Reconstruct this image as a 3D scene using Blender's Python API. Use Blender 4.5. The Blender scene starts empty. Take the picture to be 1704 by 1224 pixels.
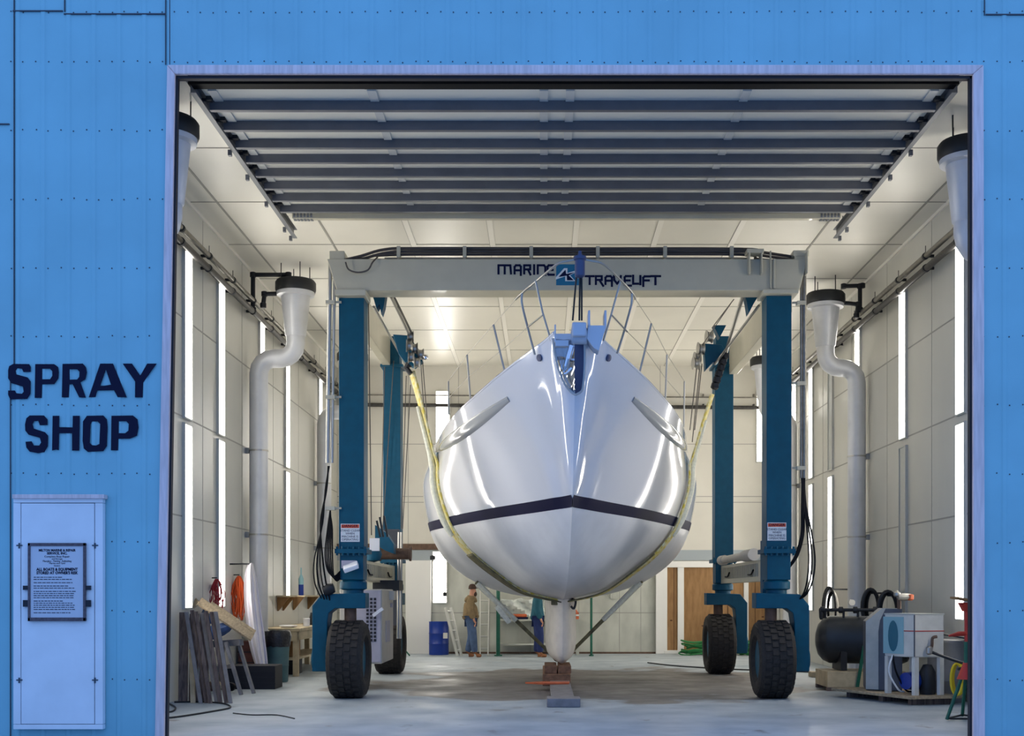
import bpy, math, random
from mathutils import Vector, Matrix
random.seed(7)
PI = math.pi
C = bpy.context.scene.collection
# ------------------------------------------------------------------ camera model
F, CX, HY, CH = 2000.0, 905.0, 987.0, 1.55     # focal length in px, axis column, horizon row, eye height
def P(px, py, D):
    """world point seen at a pixel at distance D from the camera plane"""
    return Vector(((px-CX)*D/F, D, CH-(py-HY)*D/F))
cam = bpy.data.cameras.new('camera'); co = bpy.data.objects.new('camera', cam); C.objects.link(co)
cam.sensor_fit = 'HORIZONTAL'; cam.sensor_width = 36; cam.lens = F/1704*36
cam.shift_x = (852-CX)/1704; cam.shift_y = (HY-612)/1704
co.location = (0, 0, CH); co.rotation_euler = (PI/2, 0, 0); cam.clip_end = 300
bpy.context.scene.camera = co
# ------------------------------------------------------------------ materials
def lin(c):
    c = c/255.0
    return c/12.92 if c <= .04045 else ((c+.055)/1.055)**2.4
def rgb(t): return (lin(t[0]), lin(t[1]), lin(t[2]), 1)
def mat(name, col, rough=.5, metal=0, var=.0, scale=6, bump=0, bscale=20, coat=0, col2=None, stretch=None, spec=.5, trans=0, ior=1.45):
    m = bpy.data.materials.new(name); m.use_nodes = True
    nt = m.node_tree; b = nt.nodes['Principled BSDF']
    b.inputs['Roughness'].default_value = rough; b.inputs['Metallic'].default_value = metal
    b.inputs['Coat Weight'].default_value = coat; b.inputs['Coat Roughness'].default_value = .04
    b.inputs['Specular IOR Level'].default_value = spec
    b.inputs['Transmission Weight'].default_value = trans; b.inputs['IOR'].default_value = ior
    b.inputs['Base Color'].default_value = rgb(col)
    if var or bump or col2:
        tc = nt.nodes.new('ShaderNodeTexCoord'); mp = nt.nodes.new('ShaderNodeMapping')
        nt.links.new(tc.outputs['Object'], mp.inputs['Vector'])
        if stretch: mp.inputs['Scale'].default_value = stretch
        if var or col2:
            n = nt.nodes.new('ShaderNodeTexNoise'); n.inputs['Scale'].default_value = scale; n.inputs['Detail'].default_value = 6
            nt.links.new(mp.outputs['Vector'], n.inputs['Vector'])
            r = nt.nodes.new('ShaderNodeValToRGB'); r.color_ramp.elements[0].position = .35; r.color_ramp.elements[1].position = .65
            a = rgb(col); c2 = rgb(col2) if col2 else tuple(min(1, x*(1+var)) for x in a[:3])+(1,)
            r.color_ramp.elements[0].color = a if col2 else tuple(x*(1-var) for x in a[:3])+(1,)
            r.color_ramp.elements[1].color = c2
            nt.links.new(n.outputs['Fac'], r.inputs['Fac']); nt.links.new(r.outputs['Color'], b.inputs['Base Color'])
        if bump:
            n2 = nt.nodes.new('ShaderNodeTexNoise'); n2.inputs['Scale'].default_value = bscale; n2.inputs['Detail'].default_value = 3
            nt.links.new(mp.outputs['Vector'], n2.inputs['Vector'])
            bp = nt.nodes.new('ShaderNodeBump'); bp.inputs['Strength'].default_value = bump; bp.inputs['Distance'].default_value = .02
            nt.links.new(n2.outputs['Fac'], bp.inputs['Height']); nt.links.new(bp.outputs['Normal'], b.inputs['Normal'])
    return m
def emis(name, col, s):
    m = bpy.data.materials.new(name); m.use_nodes = True; b = m.node_tree.nodes['Principled BSDF']
    b.inputs['Base Color'].default_value = rgb(col); b.inputs['Emission Color'].default_value = rgb(col); b.inputs['Emission Strength'].default_value = s
    return m
M = dict(
 blue_wall = mat('blue_wall_paint', (136,191,203), .55, 0, .05, 1.2, .05, 60),
 rivet = mat('rivet', (70,80,90), .5, .4),
 letter = mat('navy_letter_paint', (12,15,46), .6, spec=.2),
 trim = mat('galvanised_trim', (226,204,202), .5, 0, .12, 5, stretch=(6,6,.5)),
 jamb = mat('dark_jamb', (30,32,42), .6),
 hatch = mat('white_hatch_paint', (233,235,238), .45, 0, .04, 3),
 seam = mat('dark_seam', (70,74,84), .7),
 sheet = mat('notice_sheet', (205,206,214), .4),
 signframe = mat('worn_sign_frame', (92,80,86), .6, 0, .25, 30),
 wallp = mat('white_wall_panel', (205,203,194), .32, 0, .05, .7, .22, 1.1, stretch=(1,1,.35)),
 wseam = mat('wall_seam', (158,156,149), .5),
 ceil = mat('white_ceiling_panel', (222,218,206), .36, 0, .03, .8, .12, 1.4),
 batten = mat('ceiling_batten', (236,232,222), .4),
 cseam = mat('ceiling_seam', (150,147,138), .5),
 backp = mat('back_wall_panel', (208,204,192), .45, 0, .05, .9),
 lowwall = mat('stained_lower_wall', (188,189,178), .6, 0, .14, 2.2, stretch=(1,1,.5)),
 band = mat('grey_band', (158,166,170), .6),
 brown = mat('brown_strip', (96,74,60), .7, 0, .2, 12),
 ply = mat('plywood', (158,120,76), .65, 0, 0, 5, col2=(138,102,62), stretch=(3,3,.6)),
 plyedge = mat('plywood_joint', (90,58,34), .8),
 white = mat('white_paint', (232,230,224), .45),
 doorpanel = mat('door_panel_grey', (226,222,208), .4),
 stiff = mat('door_stiffener', (104,106,112), .45, .4, .06, 4),
 track = mat('galvanised_track', (120,122,126), .45, .5),
 dark = mat('dark_steel', (38,40,44), .5, .3),
 black = mat('black_rubber', (12,12,16), .6, spec=.2),
 tyre = mat('tyre_rubber', (42,38,35), .75, 0, .25, 25, .3, 60),
 lblue = mat('lift_blue_paint', (0,78,102), .5, 0, .08, 8, spec=.3),
 lblue2 = mat('lift_blue_paler_paint', (8,78,106), .55, 0, .08, 8, spec=.35),  # slightly paler blue for the rear legs and small fittings
 lgrey = mat('lift_grey_paint', (188,182,160), .4, 0, .04, 3, coat=.3),
 steel = mat('brushed_steel', (170,168,162), .35, .85),
 chrome = mat('polished_steel', (215,215,220), .08, 1),
 cable = mat('cable_bundle', (74,68,64), .5, 0, .3, 14, stretch=(.3,8,8)),
 navy = mat('navy_decal', (8,14,52), .6, spec=.2),
 teal = mat('teal_decal', (16,104,140), .45),
 lwhite = mat('white_decal', (215,220,222), .45),
 orange = mat('orange_decal', (214,84,44), .5),
 hull = mat('white_gelcoat', (232,233,238), .09, 0, 0, 3, coat=.6),
 bottom = mat('white_bottom_paint', (222,223,226), .33, 0, .03, 4),
 boot = mat('navy_boot_stripe', (10,14,52), .6, 0, spec=.12),
 railing = mat('rail_grey', (186,188,188), .15, .1, coat=.5),
 deck = mat('deck_white', (214,214,210), .6),
 keelm = mat('keel_primer', (228,222,212), .42, 0, .07, 5),
 plast = mat('pale_plastic', (188,194,204), .45),
 navlamp = mat('lamp_blue_housing', (62,72,104), .4),
 strap = mat('yellow_strap', (214,192,70), .7, 0, 0, 14, col2=(230,224,186)),
 sleeve = mat('clear_sleeve', (222,222,204), .3, 0, .1, 20, .4, 40),
 strapd = mat('dark_strap', (110,104,76), .7, 0, .3, 12),
 rope = mat('wire_rope', (92,88,84), .5, .5),
 wood = mat('weathered_wood', (122,106,98), .8, 0, 0, 7, .15, 14, col2=(82,70,68), stretch=(4,4,.3)),
 wood2 = mat('timber_block', (126,92,70), .8, 0, .25, 14, .3, 40),
 wood3 = mat('bench_wood', (182,166,136), .7, 0, .15, 6),
 woodpale = mat('pale_board', (170,150,120), .7, 0, .2, 9, stretch=(4,1,4)),
 greyw = mat('grey_timber', (126,122,122), .7, 0, .15, 8),
 ofire = mat('orange_board', (190,92,52), .6, 0, .2, 8),
 redrope = mat('red_rope', (166,36,44), .7),
 orope = mat('orange_rope', (236,98,40), .7),
 cloth = mat('white_cloth', (226,222,230), .85, 0, .04, 3, .3, 14),
 blued = mat('blue_rag', (74,92,128), .85, 0, .15, 9),
 trash = mat('teal_trash_can', (70,102,108), .6, 0, .08, 6),
 bag = mat('black_bin_bag', (34,36,44), .28, 0, 0, 5, .6, 22),
 crate = mat('dark_red_crate', (92,56,50), .8, 0, .25, 9),
 drum = mat('blue_drum', (18,52,140), .35, 0, .05, 5),
 lab = mat('pale_label', (210,208,200), .6),
 alu = mat('aluminium', (205,205,200), .35, .6),
 green = mat('green_paint', (22,92,72), .5, 0, .1, 10),
 greenh = mat('green_hose', (36,118,62), .5),
 red = mat('red_paint', (190,52,40), .5, 0, .12, 10),
 gen = mat('beige_cabinet', (196,190,178), .5, 0, .05, 6),
 genl = mat('lilac_doorlight_and_fittings', (176,172,184), .5, 0, .05, 6),  # lilac cast of door light on the cabinet front; also colours small fittings
 vent = mat('vent_black', (34,34,42), .7),
 tank = mat('black_tank', (44,48,54), .38, .2, .2, 4),
 dryer = mat('slate_cabinet', (80,84,94), .5, 0, .06, 6),
 dryerp = mat('pale_cabinet', (176,176,168), .5, 0, .08, 6),
 dryerw = mat('off_white_cabinet', (206,204,196), .5, 0, .06, 6),
 tealp = mat('teal_panel', (28,98,118), .5),
 lteal = mat('pale_teal_panel', (134,176,184), .5),
 grit = mat('grey_drum', (132,132,134), .5, .1, .1, 5),
 yellow = mat('yellow_hose', (222,196,40), .55),
 skin = mat('skin', (196,142,116), .55),
 jacket = mat('tan_jacket', (128,108,78), .85, 0, .12, 14, .2, 30),
 jeans = mat('blue_jeans', (72,92,124), .85, 0, .15, 10, .2, 30),
 jeansd = mat('navy_trousers', (34,48,96), .85, 0, .1, 10),
 shirt = mat('teal_shirt', (32,88,104), .8, 0, .1, 10),
 boots = mat('tan_boots', (142,92,58), .7, 0, .12, 14),
 hair = mat('brown_hair', (64,44,34), .8, 0, .2, 30),
 plastic = mat('clear_sheeting', (214,220,214), .15, 0, .12, 9, .6, 9),
 duct = mat('duct_metal', (206,207,210), .38, .15, .04, 4),
 fan = mat('fan_rim', (40,42,44), .5, .3),
 pipe = mat('galvanised_pipe', (126,122,114), .35, .7, .15, 12),
 dpipe = mat('dark_pipe', (66,64,62), .45, .5, .25, 20),
 lamp = emis('fluorescent_lens', (255,250,241), 15.5),
 lampoff = mat('unlit_lens', (186,190,186), .2),
 frame = mat('fixture_frame', (196,196,190), .4),
 floodw = mat('flood_lens', (236,236,240), .3),
)
def floor_material():
    m = bpy.data.materials.new('painted_concrete_floor'); m.use_nodes = True; nt = m.node_tree; b = nt.nodes['Principled BSDF']
    N, L = nt.nodes.new, nt.links.new
    tc = N('ShaderNodeTexCoord')
    def noise(sc, st, det=6):
        mp = N('ShaderNodeMapping'); mp.inputs['Scale'].default_value = st; L(tc.outputs['Object'], mp.inputs['Vector'])
        n = N('ShaderNodeTexNoise'); n.inputs['Scale'].default_value = sc; n.inputs['Detail'].default_value = det; L(mp.outputs['Vector'], n.inputs['Vector']); return n
    def ramp(src, p0, p1, c0, c1):
        r = N('ShaderNodeValToRGB'); r.color_ramp.elements[0].position = p0; r.color_ramp.elements[1].position = p1
        r.color_ramp.elements[0].color = c0; r.color_ramp.elements[1].color = c1; L(src, r.inputs['Fac']); return r
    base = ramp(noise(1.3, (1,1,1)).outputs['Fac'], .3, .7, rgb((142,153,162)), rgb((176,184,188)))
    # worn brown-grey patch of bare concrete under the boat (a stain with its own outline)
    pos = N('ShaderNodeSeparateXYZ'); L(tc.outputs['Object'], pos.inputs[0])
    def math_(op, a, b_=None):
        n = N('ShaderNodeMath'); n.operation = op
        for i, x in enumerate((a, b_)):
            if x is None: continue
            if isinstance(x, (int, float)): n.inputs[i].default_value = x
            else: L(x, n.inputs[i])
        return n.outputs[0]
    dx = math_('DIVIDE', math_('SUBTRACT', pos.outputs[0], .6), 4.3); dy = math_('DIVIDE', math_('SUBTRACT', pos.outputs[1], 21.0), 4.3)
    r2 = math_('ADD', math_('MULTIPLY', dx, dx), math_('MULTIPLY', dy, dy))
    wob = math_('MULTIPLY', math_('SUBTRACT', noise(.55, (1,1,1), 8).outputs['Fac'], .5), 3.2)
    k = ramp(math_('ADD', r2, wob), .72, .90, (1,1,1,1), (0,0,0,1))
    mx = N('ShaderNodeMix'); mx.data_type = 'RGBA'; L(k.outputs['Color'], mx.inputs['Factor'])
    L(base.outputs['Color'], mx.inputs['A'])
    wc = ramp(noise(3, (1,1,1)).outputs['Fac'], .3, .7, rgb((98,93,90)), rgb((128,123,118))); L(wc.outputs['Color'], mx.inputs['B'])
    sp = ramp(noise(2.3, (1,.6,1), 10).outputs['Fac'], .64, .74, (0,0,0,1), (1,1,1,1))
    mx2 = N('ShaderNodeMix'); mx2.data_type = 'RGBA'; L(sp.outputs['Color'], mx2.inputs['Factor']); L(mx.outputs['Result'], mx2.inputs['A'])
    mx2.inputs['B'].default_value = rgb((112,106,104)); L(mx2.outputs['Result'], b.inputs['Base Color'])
    rr = N('ShaderNodeMapRange'); L(noise(1.1, (1,1,1)).outputs['Fac'], rr.inputs['Value']); rr.inputs['From Min'].default_value = .35; rr.inputs['From Max'].default_value = .65
    rr.inputs['To Min'].default_value = .42; rr.inputs['To Max'].default_value = .7; L(rr.outputs[0], b.inputs['Roughness'])
    bp = N('ShaderNodeBump'); bp.inputs['Strength'].default_value = .12; bp.inputs['Distance'].default_value = .02; L(noise(9, (1,1,1)).outputs['Fac'], bp.inputs['Height']); L(bp.outputs['Normal'], b.inputs['Normal'])
    return m
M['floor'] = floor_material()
# ------------------------------------------------------------------ mesh helper
class MB:
    def __init__(s): s.v = []; s.f = []; s.m = []
    def add(s, vs, fs, mi=0):
        o = len(s.v); s.v += [tuple(v) for v in vs]
        for f in fs: s.f.append([o+i for i in f]); s.m.append(mi)
        return s
    def box(s, x0, x1, y0, y1, z0, z1, mi=0, T=None):
        vs = [(x,y,z) for x in (x0,x1) for y in (y0,y1) for z in (z0,z1)]
        if T is not None: vs = [T @ Vector(v) for v in vs]
        return s.add(vs, [(0,1,3,2),(4,6,7,5),(0,4,5,1),(2,3,7,6),(0,2,6,4),(1,5,7,3)], mi)
    def beam(s, a, b, w, h, up=(0,0,1), mi=0):
        a, b = Vector(a), Vector(b); d = (b-a).normalized(); u = Vector(up)
        sd = d.cross(u)
        if sd.length < 1e-4: sd = d.cross(Vector((0,1,0)))
        sd.normalize(); u = sd.cross(d).normalized()
        vs = []
        for p in (a, b):
            for i, j in ((-1,-1),(1,-1),(1,1),(-1,1)): vs.append(p+sd*(i*w/2)+u*(j*h/2))
        return s.add(vs, [(3,2,1,0),(4,5,6,7),(0,1,5,4),(1,2,6,5),(2,3,7,6),(3,0,4,7)], mi)
    def tube(s, pts, r, n=8, closed=False, mi=0):
        pts = [Vector(p) for p in pts]; N = len(pts); rs = r if isinstance(r, (list, tuple)) else [r]*N
        T = []
        for i in range(N):
            a = pts[(i-1) % N] if (closed or i) else pts[i]; b = pts[(i+1) % N] if (closed or i < N-1) else pts[i]
            t = (b-a); T.append(t.normalized() if t.length > 1e-9 else Vector((0,0,1)))
        u = T[0].orthogonal().normalized(); vs = []
        for i in range(N):
            u = (u - T[i]*u.dot(T[i]))
            u = u.normalized() if u.length > 1e-6 else T[i].orthogonal().normalized()
            w = T[i].cross(u)
            k = 1.0
            for j in range(n):
                a = 2*PI*j/n; vs.append(pts[i]+(u*math.cos(a)+w*math.sin(a))*rs[i]*k)
        fs = []
        for i in range(N if closed else N-1):
            for j in range(n):
                a = i*n+j; b = i*n+(j+1) % n; c = ((i+1) % N)*n+(j+1) % n; d = ((i+1) % N)*n+j; fs.append((a,b,c,d))
        if not closed: fs.append(tuple(range(n))[::-1]); fs.append(tuple((N-1)*n+j for j in range(n)))
        return s.add(vs, fs, mi)
    def cyl(s, a, b, r0, r1=None, n=20, mi=0): return s.tube([a, b], [r0, r0 if r1 is None else r1], n, mi=mi)
    def lathe(s, prof, o=(0,0,0), ax=(0,0,1), n=28, mi=0, cap=True):
        ax = Vector(ax).normalized(); u = ax.orthogonal().normalized(); w = ax.cross(u); o = Vector(o); vs = []
        for r, h in prof:
            for j in range(n):
                a = 2*PI*j/n; vs.append(o+ax*h+(u*math.cos(a)+w*math.sin(a))*r)
        fs = [(i*n+j, i*n+(j+1) % n, (i+1)*n+(j+1) % n, (i+1)*n+j) for i in range(len(prof)-1) for j in range(n)]
        if cap: fs += [tuple(range(n))[::-1], tuple((len(prof)-1)*n+j for j in range(n))]
        return s.add(vs, fs, mi)
    def prism(s, poly, y0, y1, f=lambda a, b, c: (a, c, b), mi=0):
        """poly of (a,b) extruded through c; f maps (a,b,c) to xyz (default a=x, b=z, c=y)"""
        n = len(poly); vs = [f(a, b, y0) for a, b in poly]+[f(a, b, y1) for a, b in poly]
        return s.add(vs, [tuple(range(n)), tuple(range(2*n-1, n-1, -1))]+[(i, i+n, (i+1) % n+n, (i+1) % n) for i in range(n)], mi)
    def grid(s, rows, mi=0, closed=False):
        n = len(rows[0]); vs = [p for r in rows for p in r]
        fs = [(i*n+j, i*n+(j+1) % n, (i+1)*n+(j+1) % n, (i+1)*n+j) for i in range(len(rows)-1) for j in range(n if closed else n-1)]
        return s.add(vs, fs, mi)
WORLD = {}
def tag(o, label=None, cat=None, group=None, kind=None):
    if label: o['label'] = label
    if cat: o['category'] = cat
    if group: o['group'] = group
    if kind: o['kind'] = kind
    return o
def fin(me, smooth):
    if smooth:
        me.shade_smooth(); me.set_sharp_from_angle(angle=math.radians(smooth if smooth is not True else 38))
def obj(name, mb, m, parent=None, smooth=False, bevel=0, label=None, cat=None, group=None, kind=None, loc=None):
    me = bpy.data.meshes.new(name)
    if parent is not None: w = WORLD[parent.name]
    else: w = Vector(loc) if loc is not None else base_of(mb)
    me.from_pydata([tuple(Vector(v)-w) for v in mb.v], [], mb.f); 
    for x in (m if isinstance(m, (list, tuple)) else [m]): me.materials.append(M[x] if isinstance(x, str) else x)
    for p, i in zip(me.polygons, mb.m): p.material_index = i
    me.validate(); import bmesh
    bm = bmesh.new(); bm.from_mesh(me); bmesh.ops.recalc_face_normals(bm, faces=bm.faces); bm.to_mesh(me); bm.free()
    fin(me, smooth)
    o = bpy.data.objects.new(name, me); C.objects.link(o)
    if parent is not None: o.parent = parent
    else: o.location = w
    WORLD[o.name] = w
    if bevel:
        bv = o.modifiers.new('bevel', 'BEVEL'); bv.width = bevel; bv.segments = 2; bv.limit_method = 'ANGLE'; bv.angle_limit = .7
    return tag(o, label, cat, group, kind)
def base_of(mb):
    xs = [v[0] for v in mb.v]; ys = [v[1] for v in mb.v]; zs = [v[2] for v in mb.v]
    return Vector(((min(xs)+max(xs))/2, (min(ys)+max(ys))/2, min(zs)))
def thing(name, label, cat, loc, group=None, kind=None):
    o = bpy.data.objects.new(name, None); C.objects.link(o); o.location = loc; o.empty_display_size = .2
    WORLD[o.name] = Vector(loc); return tag(o, label, cat, group, kind)
def dup(root, loc, label=None, rz=None, scale=None):
    def rec(o, par):
        c = o.copy(); C.objects.link(c); c.parent = par; WORLD[c.name] = WORLD[o.name]
        for ch in list(o.children): rec(ch, c)
        return c
    c = rec(root, None); c.location = loc; WORLD[c.name] = Vector(loc)
    if rz is not None: c.rotation_euler.z = rz
    if scale: c.scale = scale
    if label: c['label'] = label
    return c
def loops2mesh(loops, to3d, depth):
    """filled 2-D outlines with holes (even-odd) turned into a thin solid; to3d maps curve space to the world"""
    cu = bpy.data.curves.new('t', 'CURVE'); cu.dimensions = '2D'; cu.fill_mode = 'BOTH'; cu.extrude = depth/2
    for lp in loops:
        sp = cu.splines.new('POLY'); sp.points.add(len(lp)-1); sp.use_cyclic_u = True
        for p, q in zip(sp.points, lp): p.co = (q[0], q[1], 0, 1)
    return curve_mb(cu, to3d)
def curve_mb(cu, to3d):
    o = bpy.data.objects.new('t', cu); C.objects.link(o)
    dg = bpy.context.evaluated_depsgraph_get(); me = bpy.data.meshes.new_from_object(o.evaluated_get(dg))
    mb = MB(); mb.add([to3d(v.co) for v in me.vertices], [tuple(p.vertices) for p in me.polygons])
    bpy.data.objects.remove(o); bpy.data.curves.remove(cu); bpy.data.meshes.remove(me); return mb
def text_mb(s, x, z, y, size, bold=0, align='CENTER', sx=1.0, f=None):
    cu = bpy.data.curves.new('t', 'FONT'); cu.body = s; cu.size = size; cu.align_x = align; cu.extrude = .0006; cu.offset = bold; cu.resolution_u = 2
    return curve_mb(cu, f or (lambda v: (x+v.x*sx, y-v.z, z+v.y)))
def join(*mbs):
    r = MB()
    for m in mbs:
        o = len(r.v); r.v += m.v; r.f += [[o+i for i in f] for f in m.f]; r.m += m.m
    return r
def ribbon(lines, w, y, to, t=.002):
    """stroke lettering: each polyline gets width w and flat mitred corners"""
    mb = MB()
    for ln in lines:
        p = [Vector(to(q)) for q in ln]
        for a, b in zip(p, p[1:]):
            d = (b-a).normalized(); a2 = a-d*w*.42; b2 = b+d*w*.42; nrm = Vector((-d.y, d.x))*w/2
            q = [a2+nrm, b2+nrm, b2-nrm, a2-nrm]
            mb.prism([(v.x, v.y) for v in q], y-t, y)
            t += .00012
    return mb
def cr(pts, n=6, closed=False):
    """Catmull-Rom through points"""
    pts = [Vector(p) for p in pts]; N = len(pts); out = []
    for i in range(N if closed else N-1):
        if closed: p0, p1, p2, p3 = pts[i-1], pts[i], pts[(i+1) % N], pts[(i+2) % N]
        else: p0 = pts[max(i-1, 0)]; p1 = pts[i]; p2 = pts[i+1]; p3 = pts[min(i+2, N-1)]
        for k in range(n):
            t = k/n; out.append(.5*((2*p1)+(p2-p0)*t+(2*p0-5*p1+4*p2-p3)*t*t+(3*p1-p0-3*p2+p3)*t**3))
    if not closed: out.append(pts[-1])
    return out
# ------------------------------------------------------------------ the shed
XL, XR, YF, YB, ZC = -5.33, 6.06, 13.0, 31.0, 7.42
OL_T, OL_B, OR_, OT = -3.978, -4.095, 4.628, 7.147       # door opening (its left jamb leans a little)
def olx(z): return OL_B+(OL_T-OL_B)*z/OT
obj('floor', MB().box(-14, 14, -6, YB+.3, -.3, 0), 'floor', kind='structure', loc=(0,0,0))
PITCH = .2735
def skin_cols(x0, x1, phase=0.0):
    xs = [(x0, 0)]; k = math.floor((x0-phase)/PITCH)
    while True:
        b = phase+k*PITCH
        if b > x1: break
        for dx, dy in ((-.034,0),(-.016,-.011),(.016,-.011),(.034,0)):
            if x0+.005 < b+dx < x1-.005: xs.append((b+dx, dy))
        k += 1
    xs.append((x1, 0)); return xs
wf = MB()
def skin(x0, x1, z0, z1, slant=None):
    cols = skin_cols(x0, x1, .055)
    lo = [(x, YF+dy, z0) for x, dy in cols]; hi = [(x, YF+dy, z1) for x, dy in cols]
    if slant: lo[-1] = (slant[0], YF, z0); hi[-1] = (slant[1], YF, z1)
    wf.grid([lo, hi])
skin(-9, -4.2, 0, OT+.06, (OL_B-.03, OL_T-.03)); skin(OR_+.03, 9, 0, OT+.06); skin(-9, 9, OT+.06, 9.2)
wf.prism([(-9,0),(OL_B-.03,0),(OL_T-.03,OT+.03),(OR_+.03,OT+.03),(OR_+.03,0),(9,0),(9,9.2),(-9,9.2)], YF+.012, YF+.06, mi=2)
rows = [7.296-.742*k for k in range(10)]+[7.835, 8.57]
for z in rows:
    for k in range(-34, 34):
        for dx in (-.068, .052):
            x = .055+k*PITCH+dx*1.1+random.uniform(-.006, .006); zz = z+random.uniform(-.01, .01)
            if z < OT+.1 and olx(z)-.12 < x < OR_+.12: continue
            if -5.76 < x < -4.75 and z < 2.65: continue
            r = .0085; wf.add([(x+r*math.cos(a*PI/3), YF-.004, zz+r*math.sin(a*PI/3)) for a in range(6)]+[(x, YF-.009, zz)], [(i, (i+1) % 6, 6) for i in range(6)], 1)
for x0, x1, y in ((22,105,19),(107,275,24),(-80,16,207),(1640,1790,25)):
    a, b = P(x0, y, YF), P(x1, y, YF); wf.box(a.x, b.x, YF-.017, YF-.001, a.z-.006, a.z+.006, 3)
for x, y0, y1 in ((24,0,620),(18,620,1224),(108,0,20),(276,0,108),(1638,0,26),(283,0,108)):
    a, b = P(x, y1, YF), P(x, y0, YF); wf.box(a.x-.004, a.x+.004, YF-.015, YF-.001, max(a.z, 0), b.z, 3)
front = obj('wall_front', wf, ['blue_wall','rivet','wallp','seam'], kind='structure', loc=(0, YF, 0))
front['label'] = 'blue painted ribbed steel front wall of the shed'
for nm, poly in (('trim_1', [(OL_B-.10,0),(OL_B,0),(OL_T,OT),(OL_T-.085,OT+.1)]), ('trim_2', [(OR_,0),(OR_+.13,0),(OR_+.115,OT+.1),(OR_,OT)]), ('trim_3', [(OL_T-.085,OT+.1),(OL_T,OT),(OR_,OT),(OR_+.115,OT+.1)])):
    t = MB().prism(poly, YF-.05, YF+.0)
    c = Vector((sum(p[0] for p in poly)/4, sum(p[1] for p in poly)/4))
    obj(nm, t, 'trim', kind='structure', bevel=.012)
jb = MB().prism([(OL_B-.002,0),(OL_B+.018,0),(OL_T+.018,OT-.03),(OL_T-.02,OT)], YF, YF+.07)
jb.box(OR_-.02, OR_+.01, YF, YF+.07, 0, OT); jb.prism([(OL_T-.03,OT-.03),(OR_,OT-.03),(OR_,OT),(OL_T-.03,OT)], YF, YF+.07)
obj('trim_4', jb, 'jamb', kind='structure')
# hull of the interior
def side_wall(nm, x, out):
    w = MB(); x2 = x+out*.12
    w.box(min(x,x2), max(x,x2), YF+.06, YB, 0, ZC)
    for z in (2.69, 4.16, 5.62): w.box(x-.004, x+.004, YF+.06, YB, z-.011, z+.011, 1)
    y = 13.9
    while y < YB: w.box(x-.003, x+.003, y-.007, y+.007, 0, ZC, 1); y += 2.44
    w.box(x-.03, x+.03, YF+.06, YB, ZC-.05, ZC, 2)
    o = obj(nm, w, ['wallp','wseam','batten'], kind='structure')
side_wall('wall_left', XL, -1); side_wall('wall_right', XR, 1)
cb = MB(); cb.box(XL-.12, XR+.12, YF+.06, YB, ZC, ZC+.12)
y = 15.84
while y < YB: cb.box(XL, XR, y-.012, y+.012, ZC-.006, ZC+.001, 1); y += 2.19
for i, x in enumerate((-4.9,-3.54,-2.19,-.86,.52,1.85,3.15,4.5,5.75)):
    wd = .045 if i in (2,3,4,5,6) else .012
    cb.box(x-wd, x+wd, YF+.06, YB, ZC-.009, ZC+.001, 2 if wd > .02 else 1); cb.box(x-wd-.006, x-wd, YF+.06, YB, ZC-.010, ZC, 1)
obj('ceiling', cb, ['ceil','cseam','batten'], kind='structure')
wb = MB(); wb.box(XL-.12, XR+.12, YB, YB+.15, 2.67, ZC); wb.box(XL-.12, XR+.12, YB, YB+.15, 0, 2.40, 1)
wb.box(XL-.1, XR+.1, YB-.03, YB+.1, 2.40, 2.67, 2); pass
for z in (3.9, 4.05, 5.4): wb.box(XL, XR, YB-.003, YB+.01, z-.01, z+.01, 4)
for x in (-3.5,-2.2,-.9,.4,1.7,3.0,4.6): wb.box(x-.008, x+.008, YB-.003, YB+.01, 2.67, ZC, 4)
wb.box(XL, XR, YB-.004, YB+.01, 1.04, 1.065, 4); wb.box(-2.85, 2.9, YB-.025, YB, 0, .045, 3)
for x in (-1.4, -.35, .9, 1.95, 2.5): wb.box(x-.008, x+.008, YB-.004, YB+.01, 0, 2.4, 4)
obj('wall_back', wb, ['backp','lowwall','band','brown','wseam','white'], kind='structure')
obj('trim_5', MB().box(-3.55, -2.9, YB-.14, YB-.031, 0, 2.40), 'white', kind='structure'); obj('trim_6', MB().box(XL, -1.6, YB-.06, YB-.001, 2.675, 2.83), 'brown', kind='structure')
# boarded-up rear door
d2 = thing('door_2', 'white framed rear doorway boarded up with plywood sheets', None, (4.5, YB-.1, 0), kind='structure')
fr = MB()
for x0, x1 in ((2.88,3.17),(3.44,3.60),(5.14,5.26),(5.92,6.05)): fr.box(x0, x1, YB-.13, YB-.02, 0, 2.36)
fr.box(2.88, 6.05, YB-.14, YB-.02, 2.22, 2.38); fr.box(3.1, 6.05, YB-.15, YB-.02, 0, .09)
obj('door_frame', fr, 'white', d2, bevel=.008)
for x0, x1 in ((3.17,3.44),(3.60,5.14),(5.26,5.92)):
    pb = MB().box(x0, x1, YB-.07, YB-.03, .09, 2.22)
    for k in range(int((x1-x0)*6)):
        kx, kz = random.uniform(x0+.1, x1-.1), random.uniform(.3, 1.5)
        pb.add([(kx+.035*math.cos(a*PI/5), YB-.072, kz+.02*math.sin(a*PI/5)) for a in range(10)], [tuple(range(10))], 1)
    if x1-x0 > 1: pb.box(x1-.42, x1-.40, YB-.075, YB-.06, .09, 2.22, 1)
    else: pb.box(x0+.17, x0+.185, YB-.075, YB-.06, .09, 2.22, 1)
    obj('plywood_panel', pb, ['ply','plyedge'], d2)
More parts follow.
